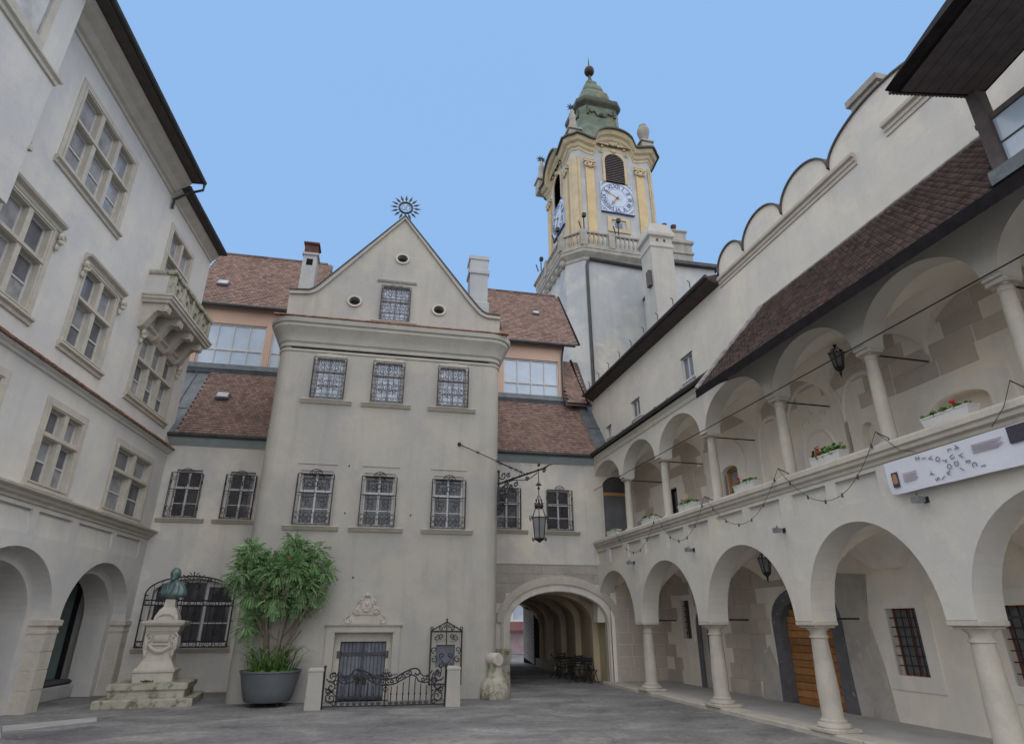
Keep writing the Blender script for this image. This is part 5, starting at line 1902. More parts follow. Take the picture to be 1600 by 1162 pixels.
# ---- timber canopy over a roof terrace at the top right
CZ = 9.8
b = B()
b.loft([[(7.32, 5.76, CZ), (8.72, 5.55, CZ), (7.98, 1.4, CZ), (6.64, 1.4, CZ)], [(7.22, 5.83, CZ + .1), (8.82, 5.61, CZ + .1), (8.08, 1.3, CZ + .1), (6.54, 1.3, CZ + .1)], [(7.8, 5.0, 10.9), (8.4, 4.9, 10.9), (7.7, 1.5, 10.9), (7.1, 1.5, 10.9)]], True)
CN = mk('canopy', b, 'wood_dark', AB, Matrix())
for k in range(26):
    t = k / 25
    b = B()
    x = 7.3 + 1.46 * t
    y_ = 5.82 - .21 * t
    b.box(x - .018, x + .018, y_ - .06, y_ + .012, CZ + .03, CZ + .07)
    mk('rafter_end', b, 'wood_beam', CN, Matrix())
for k in range(7):
    t0, t1 = k / 7 + .003, (k + 1) / 7 - .003
    b = B()
    def pt(t, q, z):
        a = Vector((7.38, 5.70, z)).lerp(Vector((8.66, 5.50, z)), t)
        c = Vector((6.70, 1.45, z)).lerp(Vector((7.92, 1.45, z)), t)
        return a.lerp(c, q)
    b.add([pt(t0, 0, CZ - .025), pt(t1, 0, CZ - .025), pt(t1, 1, CZ - .025), pt(t0, 1, CZ - .025), pt(t0, 0, CZ + .01), pt(t1, 0, CZ + .01), pt(t1, 1, CZ + .01), pt(t0, 1, CZ + .01)], [(0, 1, 2, 3), (0, 4, 5, 1), (1, 5, 6, 2), (2, 6, 7, 3), (3, 7, 4, 0)], k / 7)
    mk('soffit_board', b, 'wood_beam', CN, Matrix())
b = B()
b.box(-5.62, -2.0, -.88, -.46, 8.0, 8.22)
b.box(-5.62, -2.0, -.46, .8, 8.38, 8.44)
mk('terrace_deck', b, 'zinc', AB, FR)
for u in (5.56, 3.6):
    M = FR @ T3((-u, -.6, 0))
    b = B()
    b.bevbox(-.1, .1, -.1, .1, 8.15, CZ + .02, .02)
    mk('post', b, 'wood_beam', CN, M)
b = B()
b.box(-5.7, -2.2, -.65, -.56, 9.18, 9.27)
b.box(-5.7, -2.2, -.63, -.58, 8.72, 8.74)
mk('handrail', b, 'wood_beam', CN, FR)
b = B()
b.box(-5.62, -2.2, -.61, -.60, 8.24, 9.18)
mk('terrace_glazing', b, 'pane_blue', CN, FR)
# ================================================================ monument pedestal and bust
MP = (-6.2, 21.3, 0)
MM = T3(MP) @ RZ(6)
mon = thing('monument_pedestal', 'carved pale stone pedestal on mossy steps beside the arched window', 'pedestal', MM)
def frus(b, parts):
    b.loft([[(-w, -d, z), (w, -d, z), (w, d, z), (-w, d, z)] for w, d, z in parts], True)
b = B(); frus(b, [(1.22, 1.1, 0), (1.22, 1.1, .17), (1.18, 1.06, .2)]); mk('lower_step', b, 'mossy', mon, MM)
b = B(); frus(b, [(.94, .84, .2), (.94, .84, .36), (.97, .87, .40), (1.0, .9, .42), (1.0, .9, .55), (.96, .86, .57)]); mk('upper_step', b, 'mossy', mon, MM)
b = B(); frus(b, [(.66, .6, .56), (.66, .6, .80), (.70, .64, .83), (.70, .64, .88), (.62, .55, .94), (.50, .45, 1.10), (.46, .42, 1.25), (.45, .41, 1.75), (.52, .48, 1.9)]); b.xf(Matrix.Diagonal((.77, .77, 1, 1))); mk('die', b, 'stone_pale', mon, MM)
b = B(); frus(b, [(.56, .52, 1.9), (.58, .54, 2.02), (.70, .66, 2.06), (.74, .7, 2.12), (.74, .7, 2.17), (.5, .46, 2.2)]); b.xf(Matrix.Diagonal((.77, .77, 1, 1))); mk('cornice', b, 'stone', mon, MM)
b = B(); frus(b, [(.42, .38, 2.19), (.40, .36, 2.3), (.28, .26, 2.5), (.2, .2, 2.56), (.17, .17, 2.78)])
b.tube([(.3 * cos(radians(a)), -.39, 2.22 + .16 * sin(radians(a))) for a in range(0, 181, 20)], .03, 5)
b.xf(Matrix.Diagonal((.77, .77, 1, 1))); mk('socle', b, 'stone', mon, MM)
b = B()
for s in (-1, 1):                                   # cartouches, swags and corner masks
    b.tube(spiral(s * .42, 1.72, .15, .03, 90, 90 - s * 440, 16, -.46), .035, 5)
    b.ball((s * .5, -.42, 1.55), .14, 8, 6, .7, .7, 1.5)
    b.ball((s * .46, -.46, 1.3), .08, 8, 6, .8, .8, 1.4)
    b.tube(spiral(s * .46, 1.42, .1, .02, 0, s * 400, 12, -.48), .025, 5)
b.tube([(x * .1, -.47, 1.36 + .012 * x * x) for x in range(-4, 5)], .06, 6)
b.bevbox(-.3, .3, -.49, -.4, 1.52, 1.56, .01)
b.bevbox(-.26, .26, -.47, -.4, 1.6, 1.8, .02)
for s in (-1, 1):
    b.ball((s * .52, 0, 1.58), .2, 8, 6, .5, 1.2, 1.1)
b.xf(Matrix.Diagonal((.77, .77, 1, 1))); mk('carving', b, 'stone_pale', mon, MM, 40)
b = B()
for k in range(34):
    a, q = random.uniform(0, 6.28), random.uniform(0, .11)
    b.ball((-.05 + q * 1.6 * cos(a), -.76 + q * .5 * sin(a), .60 + random.uniform(0, .04)), random.uniform(.015, .035), 5, 4, 1, 1, .6)
top(mk('moss_clump', b, 'leaf_bright', None, MM), 'clump of green moss on the pedestal step', 'moss')
# bust
BM = T3((-6.2, 21.3, 2.77)) @ RZ(-8) @ Matrix.Scale(1.06, 4)
bust = thing('bust', 'verdigris bronze bust of a bald bearded man in a wide cape', 'bust', BM)
b = B()
prof = [(.11, .10, 0, .0), (.12, .11, .03, .0), (.19, .15, .06, -.01), (.31, .20, .11, -.01), (.37, .23, .17, .0), (.36, .225, .23, .01), (.32, .20, .31, .02), (.265, .175, .385, .02), (.19, .145, .45, .01), (.125, .115, .50, .0), (.092, .095, .53, -.01), (.085, .09, .58, -.02)]
R = []
n = 40
for w, d, z, o in prof:
    ring = []
    for k in range(n):
        a = 2 * pi * k / n
        f = 1 + (.045 * sin(a * 10) if .08 < z < .34 else 0)
        dz = -.05 * abs(cos(a)) ** 3 if .1 < z < .3 else 0
        ring.append((w * cos(a) * f, o + d * sin(a) * f, z + dz))
    R.append(ring)
b.loft(R, True)
mk('torso', b, 'bronze', bust, BM, 60)
b = B()
H = Vector((0, -.03, .655))
i0 = len(b.v)
nu, nv = 22, 16
rings = []
for j in range(nv + 1):
    ph = pi * j / nv
    ring = []
    for k in range(nu):
        th = 2 * pi * k / nu
        x, y, z = sin(ph) * cos(th), sin(ph) * sin(th), -cos(ph)
        fx = .108 * (1 - .22 * max(0, -z)) ; fy = .13
        X, Yv, Z = x * fx, y * fy, z * .155
        if y < -.3:                                   # face
            if abs(x) < .25 and -.35 < z < .15:
                Yv -= .03 * (1 - abs(x) / .25) * (1 - (z + .1) ** 2 * 8 if abs(z + .1) < .35 else 0)
            if .1 < z < .32:
                Yv -= .012
            if .15 < abs(x) < .55 and -.08 < z < .12:
                Yv += .018
            if z < -.45:
                Yv -= .025
        ring.append((H.x + X, H.y + Yv, H.z + Z))
    rings.append(ring)
b.loft(rings, True)
b.ball((0, -.158, .645), .022, 8, 6, .9, 1, 1.6)         # nose
b.ball((0, -.125, .555), .05, 10, 8, 1, .8, 1.1)         # beard
b.tube([(-.045, -.148, .60), (0, -.165, .606), (.045, -.148, .60)], [.008, .015, .008], 6)
for s in (-1, 1):
    b.ball((s * .108, -.02, .65), .028, 8, 6, .5, .8, 1.3)
    b.tube([(s * .018, -.152, .695), (s * .075, -.135, .692)], .010, 5)
    b.ball((s * .042, -.143, .672), .013, 6, 5)
b.xf(T3(H + Vector((0, -.015, .035))) @ Matrix.Scale(1.24, 4) @ T3(-H))
mk('head', b, 'bronze', bust, BM, 70)
b = B()
for s in (-1, 1):
    b.tube(smoothp([(s * .07, -.12, .5), (s * .09, -.19, .40), (s * .04, -.235, .2), (s * .02, -.15, .06)]), .016, 5)
    b.tube(smoothp([(s * .19, -.14, .42), (s * .24, -.19, .29), (s * .2, -.2, .12)]), .013, 5)
b.tube(smoothp([(-.09, -.085, .53), (0, -.125, .52), (.09, -.085, .53)]), .015, 5)
mk('cape_folds', b, 'bronze', bust, BM, 60)

# ================================================================ planter with tree
PM = T3((-2.85, 19.95, 0))
pt = thing('planter', 'round charcoal planter tub on short feet in front of the gabled block', 'planter', PM)
b = B()
b.lathe([(.2, .12), (.58, .12), (.62, .15), (.70, .4), (.80, .84), (.83, .86), (.83, .9), (.79, .9), (.76, .84), (.2, .82)], n=48)
mk('tub', b, 'planter', pt, PM, 40)
b = B()
for k in range(4):
    a = pi / 4 + k * pi / 2
    b.lathe([(.035, 0), (.035, .14)], (.45 * cos(a), .45 * sin(a), 0), 8)
mk('foot', b, 'black', pt, PM)
b = B()
b.lathe([(.01, .83), (.77, .83)], n=24)
mk('soil', b, 'soil', pt, PM)
tree = thing('potted_tree', 'bushy multi stemmed tree with feathery green leaves growing in the charcoal tub', 'tree', T3((-2.85, 19.95, .83)))
rt_ = random.Random(5)
ends = []
for k in range(9):
    a = 2 * pi * k / 9 + rt_.uniform(-.3, .3)
    sp = rt_.uniform(.35, .95)
    h = rt_.uniform(1.7, 2.7)
    p0 = Vector((.16 * cos(a), .16 * sin(a), 0))
    p1 = p0 + Vector((sp * .35 * cos(a), sp * .35 * sin(a), h * .45))
    p2 = p0 + Vector((sp * cos(a), sp * sin(a), h))
    P = smoothp([p0, p1, p2])
    b = B()
    b.tube(P, [.035 - .024 * i / len(P) for i in range(len(P))], 6)
    for q in range(3):
        s0 = P[int(len(P) * (.45 + .18 * q))]
        aa = a + rt_.uniform(-1.2, 1.2)
        e = s0 + Vector((cos(aa) * .45, sin(aa) * .45, rt_.uniform(.35, .7)))
        b.tube(smoothp([s0, s0.lerp(e, .5) + Vector((0, 0, -.05)), e]), [.014] * 12 + [.006], 5)
        ends.append(e)
    ends.append(p2)
    mk('stem', b, 'bark', tree, WM[tree.name])
def pinnate(b, base, dirv, L, rng_, n=8, w=.026, ll=.078):
    dirv = dirv.normalized()
    sidev = dirv.cross(Vector((0, 0, 1)))
    if sidev.length < .1:
        sidev = Vector((1, 0, 0))
    sidev.normalize()
    upv = sidev.cross(dirv)
    col = rng_.random()
    for i in range(n):
        t = (i + 1) / n
        c = base + dirv * (L * t) + Vector((0, 0, -.35 * L * t * t))
        for s in (-1, 1):
            l = ll * (1 - .45 * abs(t - .45))
            o = (sidev * s + dirv * .55 + upv * rng_.uniform(-.25, .15)).normalized()
            q = o.cross(upv).normalized() * w * .5
            tip = c + o * l + Vector((0, 0, -.03))
            mid = c + o * l * .5
            b.add([c, mid + q, tip, mid - q], [(0, 1, 2, 3)], min(1, max(0, col + rng_.uniform(-.25, .25))))
cl = []
for (x, y, z, R) in ((-1.08, 0, 3.15, .46), (-1.3, -.1, 2.62, .42), (-.92, .1, 2.15, .48), (-.62, 0, 2.85, .5), (.28, .1, 3.28, .42), (-.15, -.2, 2.7, .58), (.85, 0, 2.98, .42), (1.28, 0, 2.72, .28), (.6, -.1, 2.4, .5), (-.12, -.2, 1.98, .46), (.25, -.3, 2.85, .5), (-.9, -.1, 1.2, .22), (-.72, .1, 1.5, .24), (.62, .1, 1.9, .36), (1.0, .1, 2.2, .3), (-.45, .3, 2.4, .5), (.4, .4, 2.6, .5), (.15, 0, 3.62, .18), (-1.25, 0, 3.42, .16), (.95, 0, 3.38, .18), (.3, -.1, 3.45, .2)):
    cl.append((Vector((x * .92, y, z)), R * .92))
b = B()
for c, R in cl:
    for k in range(int(900 * R * R + 110 * R)):
        d = Vector((rt_.gauss(0, 1), rt_.gauss(0, 1), rt_.gauss(0, 1)))
        if d.length < 1e-3:
            continue
        d.normalize()
        rr = R * rt_.uniform(.3, 1.08)
        p = c + d * rr * .8
        v = d + Vector((0, 0, .05))
        pinnate(b, p, v, rt_.uniform(.2, .34), rt_)
mk('crown', b, 'leaf', tree, WM[tree.name])
b = B()
for x, z in ((.17, 3.0),):
    b.ball((x, -.78, z), .035, 5, 4)
mk('blossom', b, 'red_petal', tree, WM[tree.name])
gr = thing('daylily_clump', 'tuft of arching bright green blades around the tree foot in the tub', 'plant', T3((-2.85, 19.95, .83)))
b = B()
for k in range(150):
    a = rt_.uniform(0, 2 * pi)
    r0 = rt_.uniform(.1, .68)
    o = Vector((r0 * cos(a), r0 * sin(a), 0))
    L, out = rt_.uniform(.3, .95), rt_.uniform(.25, 1.0)
    aa = a + rt_.uniform(-.7, .7)
    dv = Vector((cos(aa), sin(aa), 0))
    sv = Vector((-sin(aa), cos(aa), 0)) * rt_.uniform(.012, .022)
    pts = [o, o + dv * out * .3 + Vector((0, 0, L * .6)), o + dv * out * .7 + Vector((0, 0, L * .78)), o + dv * out * 1.1 + Vector((0, 0, L * .6))]
    V = []
    for i, p in enumerate(pts):
        f = (1, 1, .7, .05)[i]
        V += [p - sv * f, p + sv * f]
    b.add(V, [(0, 1, 3, 2), (2, 3, 5, 4), (4, 5, 7, 6)], rt_.random())
for k in range(36):
    a = rt_.uniform(0, 2 * pi)
    r0 = rt_.uniform(.2, .72)
    b.ball((r0 * cos(a), r0 * sin(a), .06), rt_.uniform(.05, .1), 5, 4, 1, 1, .5, rt_.random())
mk('blades', b, 'leaf_bright', gr, WM[gr.name])

# ================================================================ forecourt gate with posts
for nm, x0, x1, lab in (('p', -1.72, -1.34, 'squat plastered gate post beside the planter'), ('q', 2.0, 2.36, 'squat plastered gate post below the small ornate window')):
    b = B()
    b.loft([[(x, y, z) for x, y in ((x0 - d, 18.78 - d), (x1 + d, 18.78 - d), (x1 + d, 19.12 + d), (x0 - d, 19.12 + d))] for d, z in ((.02, 0), (0, .9), (.015, .92), (.01, .97), (-.03, 1.0))], True)
    top(mk('gate_post', b, 'pl_mid'), lab, 'post', 'gate posts before the cellar door')
IG = thing('iron_gate', 'low black wrought iron gate with scrolls and a wavy top rail', 'gate', (.3, 18.92, 0))
y = 18.92
def gscroll(b, cx, cz, R, a0, turns, rr=.017):
    b.tube(spiral(cx, cz, R, .018, a0, a0 + turns, 20, y), rr, 5)
def leaf_gate(s, ox):
    """one leaf, mirrored by s, meeting post at ox"""
    X = lambda x: ox + s * x
    b = B()
    b.tube([(X(0), y, 0), (X(0), y, 1.0)], .028, 6)
    b.ball((X(0), y, 1.02), .04, 6, 5)
    b.tube([(X(0), y, .06), (X(1.62), y, .06)], .018, 5)
    b.tube([(X(.38), y, .06), (X(.38), y, .62)], .016, 5)
    lf = mk('leaf_frame', b, 'iron', IG)
    b = B()
    b.tube(smoothp([(X(1.62), y, .69), (X(1.4), y, .73), (X(1.15), y, .86), (X(.92), y, .95), (X(.78), y, .93), (X(.72), y, .84), (X(.8), y, .79), (X(.86), y, .84)]), .023, 6)
    b.tube(smoothp([(X(1.62), y, .55), (X(1.4), y, .58), (X(1.15), y, .7), (X(.95), y, .79), (X(.82), y, .74), (X(.74), y, .64), (X(.55), y, .6), (X(.4), y, .68), (X(.36), y, .82)]), .02, 6)
    b.tube(smoothp([(X(.72), y, .84), (X(.6), y, .76), (X(.46), y, .8), (X(.38), y, .9)]), .018, 5)
    mk('wavy_rail', b, 'iron', lf)
    for k in range(7):
        x = .52 + k * .16
        zt = .52 + .25 * math.exp(-((x - .95) / .22) ** 2)
        b = B()
        b.tube([(X(x), y, .06), (X(x), y, zt)], .014, 5)
        b.ball((X(x), y, .33), .028, 6, 4)
        b.tube(spiral(X(x) + .03, .12, .03, .01, 180, 480, 8, y), .01, 4)
        b.tube(spiral(X(x) - .03, .12, .03, .01, 0, -300, 8, y), .01, 4)
        mk('bar', b, 'iron', lf)
    b = B()
    for (cx, cz, R, a0, t) in ((.2, .78, .15, 200, 480), (.26, .84, .08, 20, -420), (.2, .52, .12, 90, -450), (.22, .26, .17, 60, 520), (.12, .42, .09, -90, 420), (.3, .12, .08, 180, -400), (.32, .62, .08, 0, 430),
                               (1.0, .84, .06, 40, 400), (1.18, .76, .06, 220, -400), (1.34, .68, .055, 40, 400), (1.48, .63, .05, 220, -400), (.62, .68, .06, 180, 420), (.5, .72, .05, 0, -380)):
        gscroll(b, X(cx), cz, R, a0 if s > 0 else 180 - a0, t * s)
    b.tube(smoothp([(X(.04), y, .5), (X(.2), y, .42), (X(.34), y, .3), (X(.38), y, .14)]), .017, 5)
    for (cx, cz) in ((.14, .66), (.3, .5), (.1, .2), (.36, .4), (1.08, .82), (1.26, .72)):
        b.ball((X(cx), y, cz), .026, 5, 4, 1.5, .6, 1)
    mk('scrollwork', b, 'iron', lf)
leaf_gate(1, -1.31)
leaf_gate(-1, 1.97)
b = B()
b.tube([(.33, y - .02, .03), (.33, y - .02, .84)], .02, 5)
for z, R in ((.78, .07), (.62, .06), (.45, .05), (.9, .04)):
    for k in range(6):
        a = k * pi / 3
        b.ball((.33 + R * cos(a), y - .03, z + R * sin(a)), R * .45, 5, 4, 1, .6, 1)
for s in (-1, 1):
    gscroll(b, .33 + s * .12, .8, .07, 90, s * 400, .014)
    b.tube([(.33, y, .76), (.33 + s * .3, y, .82)], .012, 4)
mk('rosette_spine', b, 'iron', IG, label='rusty rosette spine where the two leaves meet')
# corner guard stone by the passage
gs = thing('corner_guard_stone', 'rounded mossy guard stone with a volute at the passage corner', 'guard stone', (3.7, 20.35, 0))
b = B()
b.loft([[(3.66 + r * cos(2 * pi * k / 18) * 1.0, 20.46 + r * sin(2 * pi * k / 18) * .95, z) for k in range(18)] for r, z in ((.44, 0), (.47, .10), (.46, .28), (.41, .43), (.33, .50), (.27, .58), (.23, .72), (.21, .95))], True)
mk('boulder', b, 'mossy', gs, Matrix(), 60)
b = B()
i0 = 0
b.lathe([(.02, -.24), (.17, -.24), (.19, -.18), (.19, .18), (.17, .24), (.02, .24)], (0, 0, 0), 16)
b.xf(T3((3.62, 20.44, 1.08)) @ Matrix.Rotation(radians(90), 4, 'X') @ Matrix.Rotation(radians(25), 4, 'Y'))
b.tube([(p[0], p[1] - .02, p[2]) for p in spiral(3.6, 1.08, .12, .02, 0, 600, 20, 20.21)], .014, 5)
mk('volute', b, 'stone_pale', gs, Matrix(), 40)
b = B()
b.loft([[(4.62 + dx - w, 23.95, z), (4.62 + dx + w, 23.95, z), (4.62 + dx + w, 24.25, z), (4.62 + dx - w, 24.25, z)] for w, dx, z in ((.22, 0, 0), (.2, 0, .5), (.14, .03, .75), (.24, .02, .9), (.3, 0, 1.15), (.26, 0, 1.25))], True)
top(mk('jamb_console', b, 'mossy'), 'stained stone console at the foot of the left passage jamb', 'console')

# ================================================================ wrought iron lantern bracket and lantern
BR = T3((3.72, 20.62, 0)) @ RZ(-45)                  # x points out diagonally from the corner
br = thing('lantern_bracket', 'ornate black iron bracket with star studded stays at the block corner', 'bracket', BR)
b = B()
b.tube([(.02, 0, 5.5), (.02, 0, 7.05)], .035, 6)
for z in (5.55, 5.75, 6.6, 7.02):
    b.ball((.02, 0, z), .06, 6, 5)
mk('mount', b, 'iron', br, BR)
b = B()
b.tube([(0, 0, 6.58), (.9, 0, 6.74), (1.66, 0, 6.86), (1.9, 0, 6.9), (2.05, 0, 6.98), (2.2, 0, 6.97)], [.035, .035, .03, .028, .02, .008], 6)
b.tube(smoothp([(.05, 0, 6.3), (.5, 0, 6.62), (1.0, 0, 6.6), (1.3, 0, 6.62), (1.6, 0, 6.78)]), .016, 5)
for x in (.35, .62, .9, 1.2, 1.64, 1.9):
    b.ball((x, 0, 6.6 + .16 * x), .05, 6, 4)
mk('arm', b, 'iron', br, BR)
b = B()
for (x, z, R, a0, t) in ((.2, 6.85, .14, 200, 450), (.42, 6.86, .09, -20, -420), (.18, 6.3, .17, 90, -480), (.22, 5.98, .16, 90, 460), (.16, 5.68, .11, -90, -430), (.5, 6.42, .12, 120, 450), (.72, 6.5, .1, 60, -420), (.38, 6.15, .1, 0, 420), (1.2, 6.62, .07, 90, 400), (1.85, 6.82, .07, 90, -400), (1.66, 7.02, .05, 0, 400), (.1, 6.1, .12, 0, 500), (.34, 6.55, .08, 0, 400), (.62, 6.3, .07, 0, 400)):
    b.tube(spiral(x, z, R, .015, a0, a0 + t, 16, 0), .024, 4)
    b.ball((x + R * .6, 0, z + R * .5), .03, 5, 4)
mk('scrollwork', b, 'iron', br, BR)
for P, nm in ((((2.32, 20.58, 7.92)), 'stay'), (((3.78, 22.4, 7.9)), 'stay')):
    p0 = BR.inverted() @ Vector(P)
    p1 = Vector((1.15, 0, 6.78))
    b = B()
    b.tube([p0, p1], .017, 5)
    b.ball(p0, .075, 6, 5)
    for t in (.28, .58, .86):
        c = p0.lerp(p1, t)
        for k in range(4):
            a = k * pi / 2 + .4
            b.tube([c, c + Vector((cos(a) * .07, cos(a) * .07, sin(a) * .12))], [.02, .004], 4)
        b.ball(c, .03, 5, 4)
    mk('stay', b, 'iron', br, BR)
LX = 1.64
LM = BR @ T3((LX, 0, 0))
ln = thing('hanging_lantern', 'large black iron lantern with a scrolled crown hanging from the corner bracket', 'lantern', LM @ T3((0, 0, 4.5)))
b = B()
b.tube([(0, 0, 6.84), (0, 0, 5.95)], .014, 5)
b.lathe([(.02, 6.33), (.11, 6.35), (.05, 6.42), (.02, 6.44)], n=10)
b.lathe([(.02, 6.2), (.05, 6.24), (.02, 6.3)], n=8)
mk('rod', b, 'iron', ln, LM)
b = B()
for k in range(6):
    a = 2 * pi * k / 6
    ca, sa = cos(a), sin(a)
    b.tube([(.24 * ca, .24 * sa, 5.28), (.17 * ca, .17 * sa, 4.62)], .016, 5)
    b.tube([(.24 * ca, .24 * sa, 5.3), (.14 * ca, .14 * sa, 5.6), (.04 * ca, .04 * sa, 6.0)], .012, 4)
    M2 = Matrix.Rotation(a, 4, 'Z')
    for (x, z, R, a0, t) in ((.3, 5.28, .075, -90, 430), (.22, 4.6, .055, 90, -400), (.12, 5.72, .05, 0, 380)):
        b.tube([M2 @ p for p in [Vector(q) for q in spiral(x, z, R, .012, a0, a0 + t, 12, 0)]], .011, 4)
    b.ball((.2 * ca, .2 * sa, 4.95), .025, 5, 4)
    b.ball((.1 * ca, .1 * sa, 5.85), .03, 5, 4)
for z, R in ((5.28, .24), (4.62, .17), (5.6, .13)):
    b.tube([(R * cos(2 * pi * k / 6), R * sin(2 * pi * k / 6), z) for k in range(6)], .018, 5, closed=True)
b.lathe([(.02, 5.62), (.16, 5.64), (.15, 5.68), (.06, 5.74), (.02, 5.8)], n=12)
b.lathe([(.02, 4.5), (.05, 4.53), (.16, 4.6), (.17, 4.63), (.02, 4.64)], n=12)
mk('cage', b, 'iron', ln, LM)
for k in range(6):
    a0, a1 = 2 * pi * k / 6 + .04, 2 * pi * (k + 1) / 6 - .04
    b = B()
    b.add([(.232 * cos(a0), .232 * sin(a0), 5.27), (.232 * cos(a1), .232 * sin(a1), 5.27), (.162 * cos(a1), .162 * sin(a1), 4.64), (.162 * cos(a0), .162 * sin(a0), 4.64)], [(0, 1, 2, 3)])
    mk('pane', b, 'lamp_glass', ln, LM)
# arcade lanterns
def arc_lantern(u, y, z0, z1, label):
    M = FR @ T3((-u, y, z0))
    l = thing('arcade_lantern', label, 'lantern', M, 'lanterns hanging in the arcade')
    b = B()
    b.tube([(0, 0, .68), (0, 0, z1 - z0)], .012, 5)
    b.lathe([(.02, .86), (.06, .82), (.04, .76), (.02, .72)], n=8)
    for k in range(6):
        a = 2 * pi * k / 6
        b.tube([(.1 * cos(a), .1 * sin(a), .2), (.16 * cos(a), .16 * sin(a), .56), (.05 * cos(a), .05 * sin(a), .7)], .013, 5)
        b.ball((.17 * cos(a), .17 * sin(a), .58), .022, 5, 4)
    for z, R in ((.2, .1), (.56, .16)):
        b.tube([(R * cos(2 * pi * k / 6), R * sin(2 * pi * k / 6), z) for k in range(6)], .014, 5, closed=True)
    b.lathe([(.005, -.05), (.02, .02), (.035, .05), (.02, .08), (.06, .12), (.11, .18), (.02, .2)], n=10)
    mk('cage', b, 'iron', l, M)
    for k in range(6):
        a0, a1 = 2 * pi * k / 6 + .05, 2 * pi * (k + 1) / 6 - .05
        b = B()
        b.add([(.155 * cos(a0), .155 * sin(a0), .55), (.155 * cos(a1), .155 * sin(a1), .55), (.097 * cos(a1), .097 * sin(a1), .21), (.097 * cos(a0), .097 * sin(a0), .21)], [(0, 1, 2, 3)])
        mk('pane', b, 'lamp_glass', l, M)
arc_lantern(11.25, 1.2, 7.45, 8.2, 'black iron lantern hanging in the upper gallery arch')
arc_lantern(15.15, 1.2, 3.15, 4.0, 'black iron lantern hanging in the ground floor arcade')

# ================================================================ flower boxes and geraniums
rf = random.Random(4)
fl = [(22.75, 'few', 'before the glazed oak screen'), (19.6, 'few', 'under the dark gallery window'), (16.95, 'pink', 'right of the dark gallery window'), (13.95, 'red', 'near the oak gallery door'), (11.0, 'red2', 'left of the hanging gallery lantern'), (8.1, 'one', 'just above the banner')]
fbx = None
for u, kind, where in fl:
    M = FR @ T3((-u, .16, 5.2))
    if fbx is None:
        fbx = thing('flower_box', 'white flower box on the rail ' + where, 'flower box', M, 'flower boxes along the gallery rail')
        b = B()
        b.loft([[(-w, -d, z), (w, -d, z), (w, d, z), (-w, d, z)] for w, d, z in ((.41, .10, 0), (.45, .125, .2), (.46, .135, .2), (.46, .135, .225), (.43, .105, .225), (.43, .105, .18))], True)
        mk('trough', b, 'flower_white', fbx, M)
        b = B()
        b.box(-.42, .42, -.1, .1, .17, .19)
        mk('soil', b, 'soil', fbx, M)
    else:
        c = copy_tree(fbx, M)
        c['label'] = 'white flower box on the rail ' + where
    g = thing('geranium', {'few': 'low green geranium', 'pink': 'geranium with pale pink blooms', 'red': 'sparse geranium with red blooms', 'red2': 'bushy geranium with bright red blooms', 'one': 'trailing geranium with one red head'}[kind] + ' in the box ' + where, 'flower', M @ T3((0, 0, .19)), 'geraniums in the gallery boxes')
    b = B()
    N, hh = {'few': (110, .12), 'pink': (150, .16), 'red': (110, .13), 'red2': (220, .19), 'one': (150, .11)}[kind]
    for k in range(N):
        x = rf.uniform(-.42, .42)
        p = Vector((x, rf.uniform(-.13, .1), rf.uniform(0, hh) * (1.0 - .6 * abs(x) / .45 * rf.random())))
        r_ = rf.uniform(.025, .05)
        nrm_ = Vector((rf.uniform(-1, 1), rf.uniform(-1.2, .4), rf.uniform(.1, 1))).normalized()
        t1 = nrm_.orthogonal().normalized()
        t2 = nrm_.cross(t1)
        b.add([p + (t1 * cos(a) + t2 * sin(a)) * r_ for a in [i * pi / 3 for i in range(6)]], [tuple(range(6))], rf.random())
    mk('leaves', b, 'leaf_bright', g, WM[g.name])
    heads = {'few': [], 'pink': [(-.2, .18), (.1, .16)], 'red': [(-.32, .12), (-.2, .18)], 'red2': [(-.26, .08), (-.17, .1), (-.18, .22)], 'one': [(.2, .15)]}[kind]
    for x, z in heads:
        b = B()
        for k in range(16):
            d = Vector((rf.gauss(0, 1), rf.gauss(0, 1), rf.gauss(0, 1))).normalized() * .036
            b.ball(Vector((x, -.1, z)) + d, .018, 5, 4, 1, 1, .7)
        b.tube([(x, -.05, 0), (x, -.1, z)], .006, 4)
        mk('flower_head', b, 'pink_petal' if kind == 'pink' else 'red_petal', g, WM[g.name])

# ================================================================ festoon, spotlights, banner
fs = thing('festoon_lights', 'string of small bulbs looped along the gallery parapet', 'string lights', FR @ T3((-15, -.15, 5)))
hooks = [(21.9, 5.35), (18.5, 5.35), (15.5, 5.37), (12.25, 5.4), (9.35, 5.42)]
b = B()
bulbs = []
for (a, za), (c, zc) in zip(hooks[:-1], hooks[1:]):
    sag = 1.0
    n = 18
    pts = []
    for i in range(n + 1):
        t = i / n
        tt = t
        pts.append((-(a + (c - a) * tt), -.17, za + (zc - za) * t - sag * (1 - (2 * t - 1) ** 2)))
    b = B()
    b.tube(pts, .0065, 4)
    mk('cable', b, 'cable', fs, FR)
    for i in range(2, n, 3):
        bulbs.append(pts[i])
for P in ([(-9.35, -.17, 5.42), (-8.9, -.2, 4.95), (-8.6, -.2, 4.84)], [(-6.75, -.17, 5.45), (-6.95, -.18, 5.1), (-7.2, -.2, 4.86)]):
    b = B()
    b.tube(P, .0065, 4)
    mk('cable', b, 'cable', fs, FR)
for a, z in hooks + [(6.75, 5.45)]:
    b = B()
    b.tube([(-a, -.17, z), (-a, .1, z - .1), (-a, .1, z - .15)], .012, 4)
    mk('hook', b, 'cable', fs, FR)
